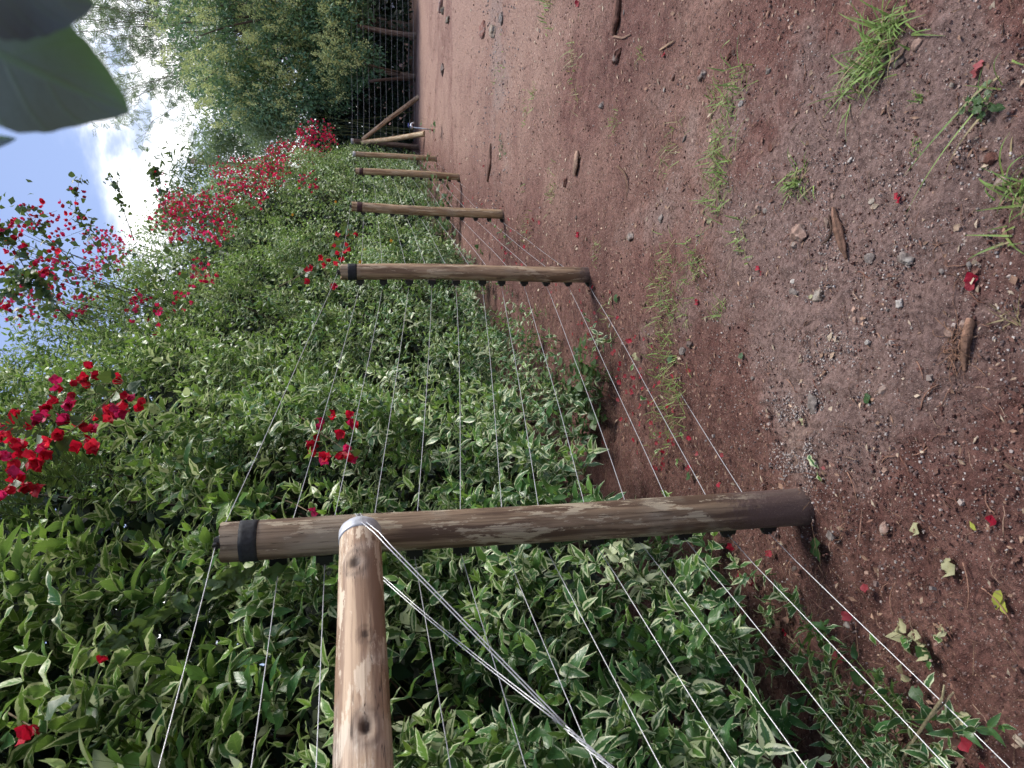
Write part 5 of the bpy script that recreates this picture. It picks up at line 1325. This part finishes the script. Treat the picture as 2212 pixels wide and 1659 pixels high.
logpiece('fallen_twig', [(1700, 1372, .02), (1760, 1430, .04), (1790, 1390, .02)], [.0035, .0035, .002], (.25, .17, .12), 'curved brown twig among leaves left of the post', 'twig')
logpiece('fallen_twig', [(2040, 1480, .10), (2035, 1510, .10), (2000, 1560, .08), (1960, 1620, .05), (1930, 1690, .02)], [.003, .004, .005, .005, .006], (.38, .33, .2), 'long pale green cut stick with forked end on the leaf pile', 'twig')
logpiece('fallen_twig', [(2060, 1495, .09), (2030, 1530, .09), (2010, 1550, .085)], [.0025, .003, .003], (.42, .34, .22), 'short fork of the cut stick pointing right', 'twig')
logpiece('fallen_twig', [(2190, 1590, .006), (2212, 1612, .006)], [.007, .008], (.6, .5, .38), 'whitish splinter in the lower right corner', 'wood')
for i, (x, y, L) in enumerate([(1990, 880, .09), (2010, 960, .07), (1830, 1020, .1), (1905, 1000, .06), (2080, 1215, .12), (2120, 1270, .1), (1930, 1330, .1), (2150, 1110, .05), (1700, 820, .07), (1640, 1000, .06), (1980, 780, .06), (1700, 700, .08)]):
    b = GH(x, y); a = rng.uniform(0, 6.28); d = np.array([math.cos(a), math.sin(a), 0])
    B = Batch(); tube(B, bez(b, b+d*L*.5+np.array([-d[1], d[0], 0])*L*.25+np.array([0, 0, .01]), b+d*L+np.array([0, 0, .003]), 12), np.linspace(.0022, .001, 12), 6, (.36, .2, .14))
    tag(B.build('dry_root', M['bark'], None, True), ['thin rusty', 'curved orange brown', 'pale dry', 'forked dark'][i % 4]+' root on the soil '+['right of the post foot', 'near the leaf pair', 'between post and root stub', 'at the picture bottom'][i//3], 'root', 'dry roots')

# fallen leaves
def fallen(px, py, size, col, lab, wid=1., ang=None, curl=.25, mat='var', tmpl=T_HI, wavy=.35, name='fallen_leaf', grp=None, lift=.008):
    p = GH(px, py); a = rng.uniform(0, 6.28) if ang is None else ang
    B = Batch(); Ld = np.array([[math.cos(a), math.sin(a), rng.uniform(-.02, .12)]]); Nn = np.array([[rng.normal(0, .25), rng.normal(0, .25)-.15, 1.]])
    o_ = np.array([[0, 0, lift]]); put(B, tmpl, o_-Ld*size/2, Ld, Nn, size, curl, wavy, np.array([col]), wid)
    o = B.build(name, M[mat], None, True); o.location = p; tag(o, lab, 'leaf' if name == 'fallen_leaf' else 'petal', grp); return o
GL = (.7, .25, .5); PL = (.8, .3, .98)
def cat_fallen(px, py, size, kind, lab, ang=None, wid=1.):
    if kind == 'dry': fallen(px, py, size, (.45, .44, .26), lab, wid, ang, .4, 'blossom', T_OVT, .6, grp='fallen leaves')
    elif kind == 'yellow': fallen(px, py, size, (.40, .44, .08), lab, wid, ang, .2, 'blossom', T_HI, .2, grp='fallen leaves')
    elif kind == 'brown': fallen(px, py, size, (.22, .13, .1), lab, wid, ang, .6, 'blossom', T_OVT, .8, grp='fallen leaves')
    elif kind == 'green': fallen(px, py, size, (.6, .1, .1), lab, wid, ang, .2, 'boug', T_OVT, .2, grp='fallen leaves')
    else: fallen(px, py, size, (rng.uniform(.3, .9), rng.uniform(0, .3), rng.uniform(.3, .9)), lab, wid, ang, .3, 'var', T_HI, .4, grp='fallen leaves')
FL = [(1758, 998, .06, 'v', 'fresh green leaf of a pair, right of the nearest post foot', 3.9), (1772, 1032, .05, 'v', 'folded leaf of the pair right of the nearest post foot', 3.5),
      (2158, 1297, .06, 'yellow', 'bright yellow leaf alone on the bottom soil', 2.8), (2172, 1308, .04, 'yellow', 'smaller yellow leaf joined to the bright one', .3),
      (2048, 1222, .06, 'dry', 'pale olive torn leaf flat on the foreground soil', 1.), (1978, 1140, .045, 'dry', 'pale pointed leaf left of the nearest post foot', 1.), (1948, 1385, .085, 'dry', 'speckled pale leaf with a stalk beside the lowest wire', 3.4),
      (1765, 1188, .085, 'green', 'dark green leaf near the foot of the nearest post', 3.3), (1948, 1352, .05, 'dry', 'thin pale stalked leaf next to the speckled one', 2.), (2085, 1558, .07, 'dry', 'spotted olive leaf in the lower right corner', 1.),
      (1588, 1210, .065, 'dry', 'pale heart shaped leaf behind the nearest post foot', .8), (1640, 1215, .05, 'v', 'cream green leaf left of the post between the wires', None), (1604, 768, .03, 'green', 'small dull green leaf on bare soil', None), (1735, 912, .03, 'dry', 'pale grey green leaf scrap on the white ash patch', None),
      (1755, 640, .02, 'dry', 'tiny pale scrap in the gravel', None), (1534, 480, .035, 'dry', 'whitish green leaf below the grass row', None), (1875, 862, .04, 'green', 'small folded green leaf on grey soil', 2.), (2105, 1135, .03, 'yellow', 'tiny yellow green leaf scrap', None),
      (2035, 1030+330, .04, 'dry', 'small pale leaf right of the speckled one', None), (1690, 1275, .05, 'v', 'leaf lying under the second lowest wire', None), (1905, 1455, .035, 'green', 'small green leaf near the long stick', None),
      (1985, 1500, .05, 'green', 'blue green leaf touching the lowest wire', None), (1900, 1570, .06, 'green', 'dark leaf under the cut stick', None), (1700, 1330, .05, 'brown', 'curled brown leaf among the pale ones', None), (1735, 1400, .05, 'brown', 'dark curled leaf at the edge of the pile', None)]
for x, y, s_, k, lab, *a in FL: cat_fallen(x, y, s_, k, lab, a[0] if a else None)
for i in range(70):
    if i < 52: x, y = rng.uniform(1480, 2120), 0; y = rng.uniform(1180+(x-1480)*.36, 1659)
    else: x, y = rng.uniform(1240, 1650), rng.uniform(640, 1060)
    if i >= 52 and x > 1330+(y-700)*.7: x -= 160
    k = ['v', 'v', 'dry', 'v', 'green', 'v', 'brown', 'v'][i % 8]; nm = {'v': 'cream edged green', 'dry': 'withered pale', 'green': 'plain green', 'brown': 'shrivelled brown'}[k]
    reg = 'left of the nearest post' if i < 52 else 'right of the nearest post'
    cat_fallen(x, y, rng.uniform(.035, .065), k, f'{nm} leaf fallen on the soil under the wires {reg}')
    COL.objects[-1]['group'] = f'{nm} leaves {reg}'

# fallen bracts
def petal(px, py, size, lab, grp=None, fade=0., fold=0.):
    size = size*(.82 if px > 1480 and py < 1060 else 1.); c = np.array([.44, .02, .05])*(1-fade)+np.array([.46, .15, .15])*fade
    o = fallen(px, py, size, c*rng.uniform(.7, 1.15), lab, 1., None, -rng.uniform(.1, .5), 'bract', T_BR, .5, 'fallen_bract', grp, .006)
    return o
for x, y, s_, lab, f in [(2103, 600, .042, 'large crimson bract standing folded on the foreground soil', 0), (2100, 618, .034, 'pale crimson bract beneath the large folded one', .3), (1942, 424, .030, 'torn crimson bract on a tan pebble', .1), (1946, 432, .026, 'second torn crimson bract on the tan pebble', 0),
                      (2120, 142, .034, 'dusty pink bract in the right corner', .8), (2112, 158, .034, 'dusty pink bract lying beside its twin', .8), (1508, 652, .040, 'bright pink red bract outside the grass row', .2), (1437, 120, .030, 'pink red bract between the stones', .2), (1250, 507, .05, 'crimson bract far up the soil', 0),
                      (1490, 800, .032, 'faded pink bract beside the matted grass', .4), (1640, 580, .028, 'crimson bract in the gravel patch', .1), (1648, 590, .026, 'pinkish bract in the gravel patch', .5), (2145, 1122, .03, 'dark red dried bract on the bare foreground soil', 0), (1872, 1270, .03, 'faded red bract right of the lowest wire', .4),
                      (1815, 1420, .045, 'large pinkish bract crossed by the lowest wire', .4), (1833, 1330, .036, 'pink bract between the two lowest wires', .4), (2093, 1610, .04, 'red bract by the lower right corner', .1), (1800, 1380+270, .035, 'red bract at the bottom edge', .1), (2130, 1510+150, .03, 'pink bract in the very corner', .4),
                      (1556, 1048, .034, 'crimson bract just right of the nearest post', 0), (1582, 1180, .040, 'crimson bract by the foot of the nearest post', 0), (1665, 1195, .032, 'pink bract left of the post beside the lowest wire', .3), (1630, 1260, .034, 'crimson folded bract behind the second lowest wire', 0), (1530, 1262, .034, 'pinkish bract under the hedge left of the post', .3),
                      (1600, 1240, .03, 'red bract near the pale heart shaped leaf', .1), (1700, 1365, .032, 'deep red folded bract beside the brown leaf', 0), (1250, 8, .05, 'pink bract at the upper picture edge', .2), (1783, 1010, .018, 'tiny faded petal on the soil near the leaf pair', .9)]:
    petal(x, y, s_, lab, 'fallen bougainvillea bracts', f)
for i in range(125):
    if i < 92:
        y = rng.uniform(600, 1020); cx_ = np.interp(y, [600, 700, 800, 900, 1020], [1210, 1290, 1345, 1400, 1480]); x = rng.normal(cx_, 48)
        reg = 'between the nearest and second posts'
    elif i < 112: y = rng.uniform(470, 600); x = rng.normal(1120, 45); reg = 'between the second and third posts'
    else: y = rng.uniform(350, 480); x = rng.normal(1000, 30); reg = 'between the third and fourth posts'
    sz = rng.uniform(.022, .036)*(1.25 if i >= 92 else 1)
    f = float(rng.choice([0, .1, .3, .6])); cn = {0.: 'crimson', .1: 'red', .3: 'pinkish red', .6: 'faded pink'}[f]
    petal(x, y, sz, f'{cn} bract fallen on the soil {reg}', f'{cn} bracts {reg}', f)

# pile of pruned branches
def cutpile(px, py, n, L, w, lab):
    p = GH(px, py); th = thing('pruned_branch', p, lab, 'cut branch', 'pruned hedge branches on the ground'); BL, BS = Batch(), Batch()
    b = p+np.c_[rng.normal(0, w, n), rng.normal(0, w, n), rng.uniform(.01, .06, n)]; a = rng.uniform(0, 6.28, n)
    D = np.c_[np.cos(a), np.sin(a), rng.uniform(-.02, .35, n)]
    shoots(BL, BS, b, D, rng.uniform(L*.5, L, n), 5, .062, rng.uniform(0, .25, n), T_HI, bendup=-.1, curl=(.2, .7), creamr=(.2, .9))
    BL.build('foliage', M['var'], th); BS.build('stems', M['stem'], th)
cutpile(1850, 1570, 16, .28, .10, 'pile of limp cut branches at the lower edge, left end')
cutpile(1930, 1600, 16, .28, .09, 'pile of limp cut branches under the long stick')
cutpile(2000, 1655, 12, .24, .08, 'pile of limp cut branches at the picture bottom edge')
cutpile(1760, 1640, 10, .22, .08, 'small cut sprig pile between hedge and stick')
cutpile(1795, 1395, 4, .12, .03, 'wilted sprig with pale leaves on the two lowest wires')
cutpile(1700, 1290, 4, .11, .03, 'wilted sprig with olive leaves below the nearest post')

# ------------------------------------------------------------------ light, sky, camera
SUN_EL, SUN_AZ = R(56), R(68)     # azimuth clockwise from +Y (ahead, to the right)
sun = bpy.data.lights.new('sun', 'SUN'); sun.energy = 5.0; sun.angle = R(24); sun.color = (1, .95, .87)
so_ = bpy.data.objects.new('sun', sun); COL.objects.link(so_)
dirv = Vector((math.sin(SUN_AZ)*math.cos(SUN_EL), math.cos(SUN_AZ)*math.cos(SUN_EL), math.sin(SUN_EL)))
so_.rotation_euler = dirv.to_track_quat('Z', 'Y').to_euler()

w = bpy.data.worlds.new('World'); sc.world = w; w.use_nodes = True
nt = w.node_tree; nt.nodes.clear(); N = nt.nodes.new; Lk = nt.links.new
sky = N('ShaderNodeTexSky'); sky.sky_type = 'NISHITA'; sky.sun_disc = False; sky.sun_elevation = SUN_EL; sky.sun_rotation = SUN_AZ
sky.altitude = 1500; sky.dust_density = 1.5; sky.ozone_density = 1.2
tc = N('ShaderNodeTexCoord'); sp = N('ShaderNodeSeparateXYZ'); Lk(tc.outputs['Generated'], sp.inputs[0])
mp = N('ShaderNodeMapping'); mp.inputs['Scale'].default_value = (1., 1., 2.2); mp.inputs['Location'].default_value = (.35, .1, .0); Lk(tc.outputs['Generated'], mp.inputs[0])
n1 = noise_t(nt, mp.outputs[0], 2.6, 7, .5); n2 = noise_t(nt, mp.outputs[0], 9, 5, .55)
f = mth(nt, 'ADD', mth(nt, 'MULTIPLY', n1, .8), mth(nt, 'MULTIPLY', n2, .2))
# cloud bank low, clearer blue higher up
el = smooth(nt, sp.outputs[2], .26, .36, .13, -.16)
cm = smooth(nt, mth(nt, 'ADD', f, el), .44, .64)
bg1 = N('ShaderNodeBackground'); bg1.inputs[1].default_value = .13
skc = mixrgb(nt, sky.outputs[0], (4.4, 5.6, 9.5), .55); Lk(skc, bg1.inputs[0])
bg2 = N('ShaderNodeBackground'); bg2.inputs[1].default_value = 2.1
Lk(mixrgb(nt, (.30, .36, .48), (1., 1., 1.), smooth(nt, mth(nt, 'ADD', mth(nt, 'MULTIPLY', n2, .65), mth(nt, 'MULTIPLY', n1, .35)), .43, .60)), bg2.inputs[0])
mx = N('ShaderNodeMixShader'); Lk(cm, mx.inputs[0]); Lk(bg1.outputs[0], mx.inputs[1]); Lk(bg2.outputs[0], mx.inputs[2])
wo = N('ShaderNodeOutputWorld'); Lk(mx.outputs[0], wo.inputs[0])

cam = bpy.data.cameras.new('camera'); co = bpy.data.objects.new('camera', cam); COL.objects.link(co)
cam.sensor_fit = 'HORIZONTAL'; cam.sensor_width = 36; cam.lens = FPX/2212*36; cam.clip_start = .02; cam.clip_end = 2000
Dn = Vector((0, -SP, -CP)); Rt = Vector((1, 0, 0)); Bk = Vector((0, -CP, SP))
mt_ = Matrix((Dn, Rt, Bk)).transposed().to_4x4(); mt_.translation = (0, 0, EYE); co.matrix_world = mt_
cam.dof.use_dof = True; cam.dof.focus_distance = 4.5; cam.dof.aperture_fstop = 8.0
sc.camera = co
sc.view_settings.view_transform = 'Standard'; sc.view_settings.look = 'None'; sc.view_settings.exposure = 0; sc.view_settings.gamma = 1
sc.render.engine = 'CYCLES'; sc.cycles.use_denoising = True
sc.cycles.max_bounces = 3; sc.cycles.transmission_bounces = 2; sc.cycles.diffuse_bounces = 2; sc.cycles.glossy_bounces = 1; sc.cycles.use_adaptive_sampling = True; sc.cycles.adaptive_threshold = .03
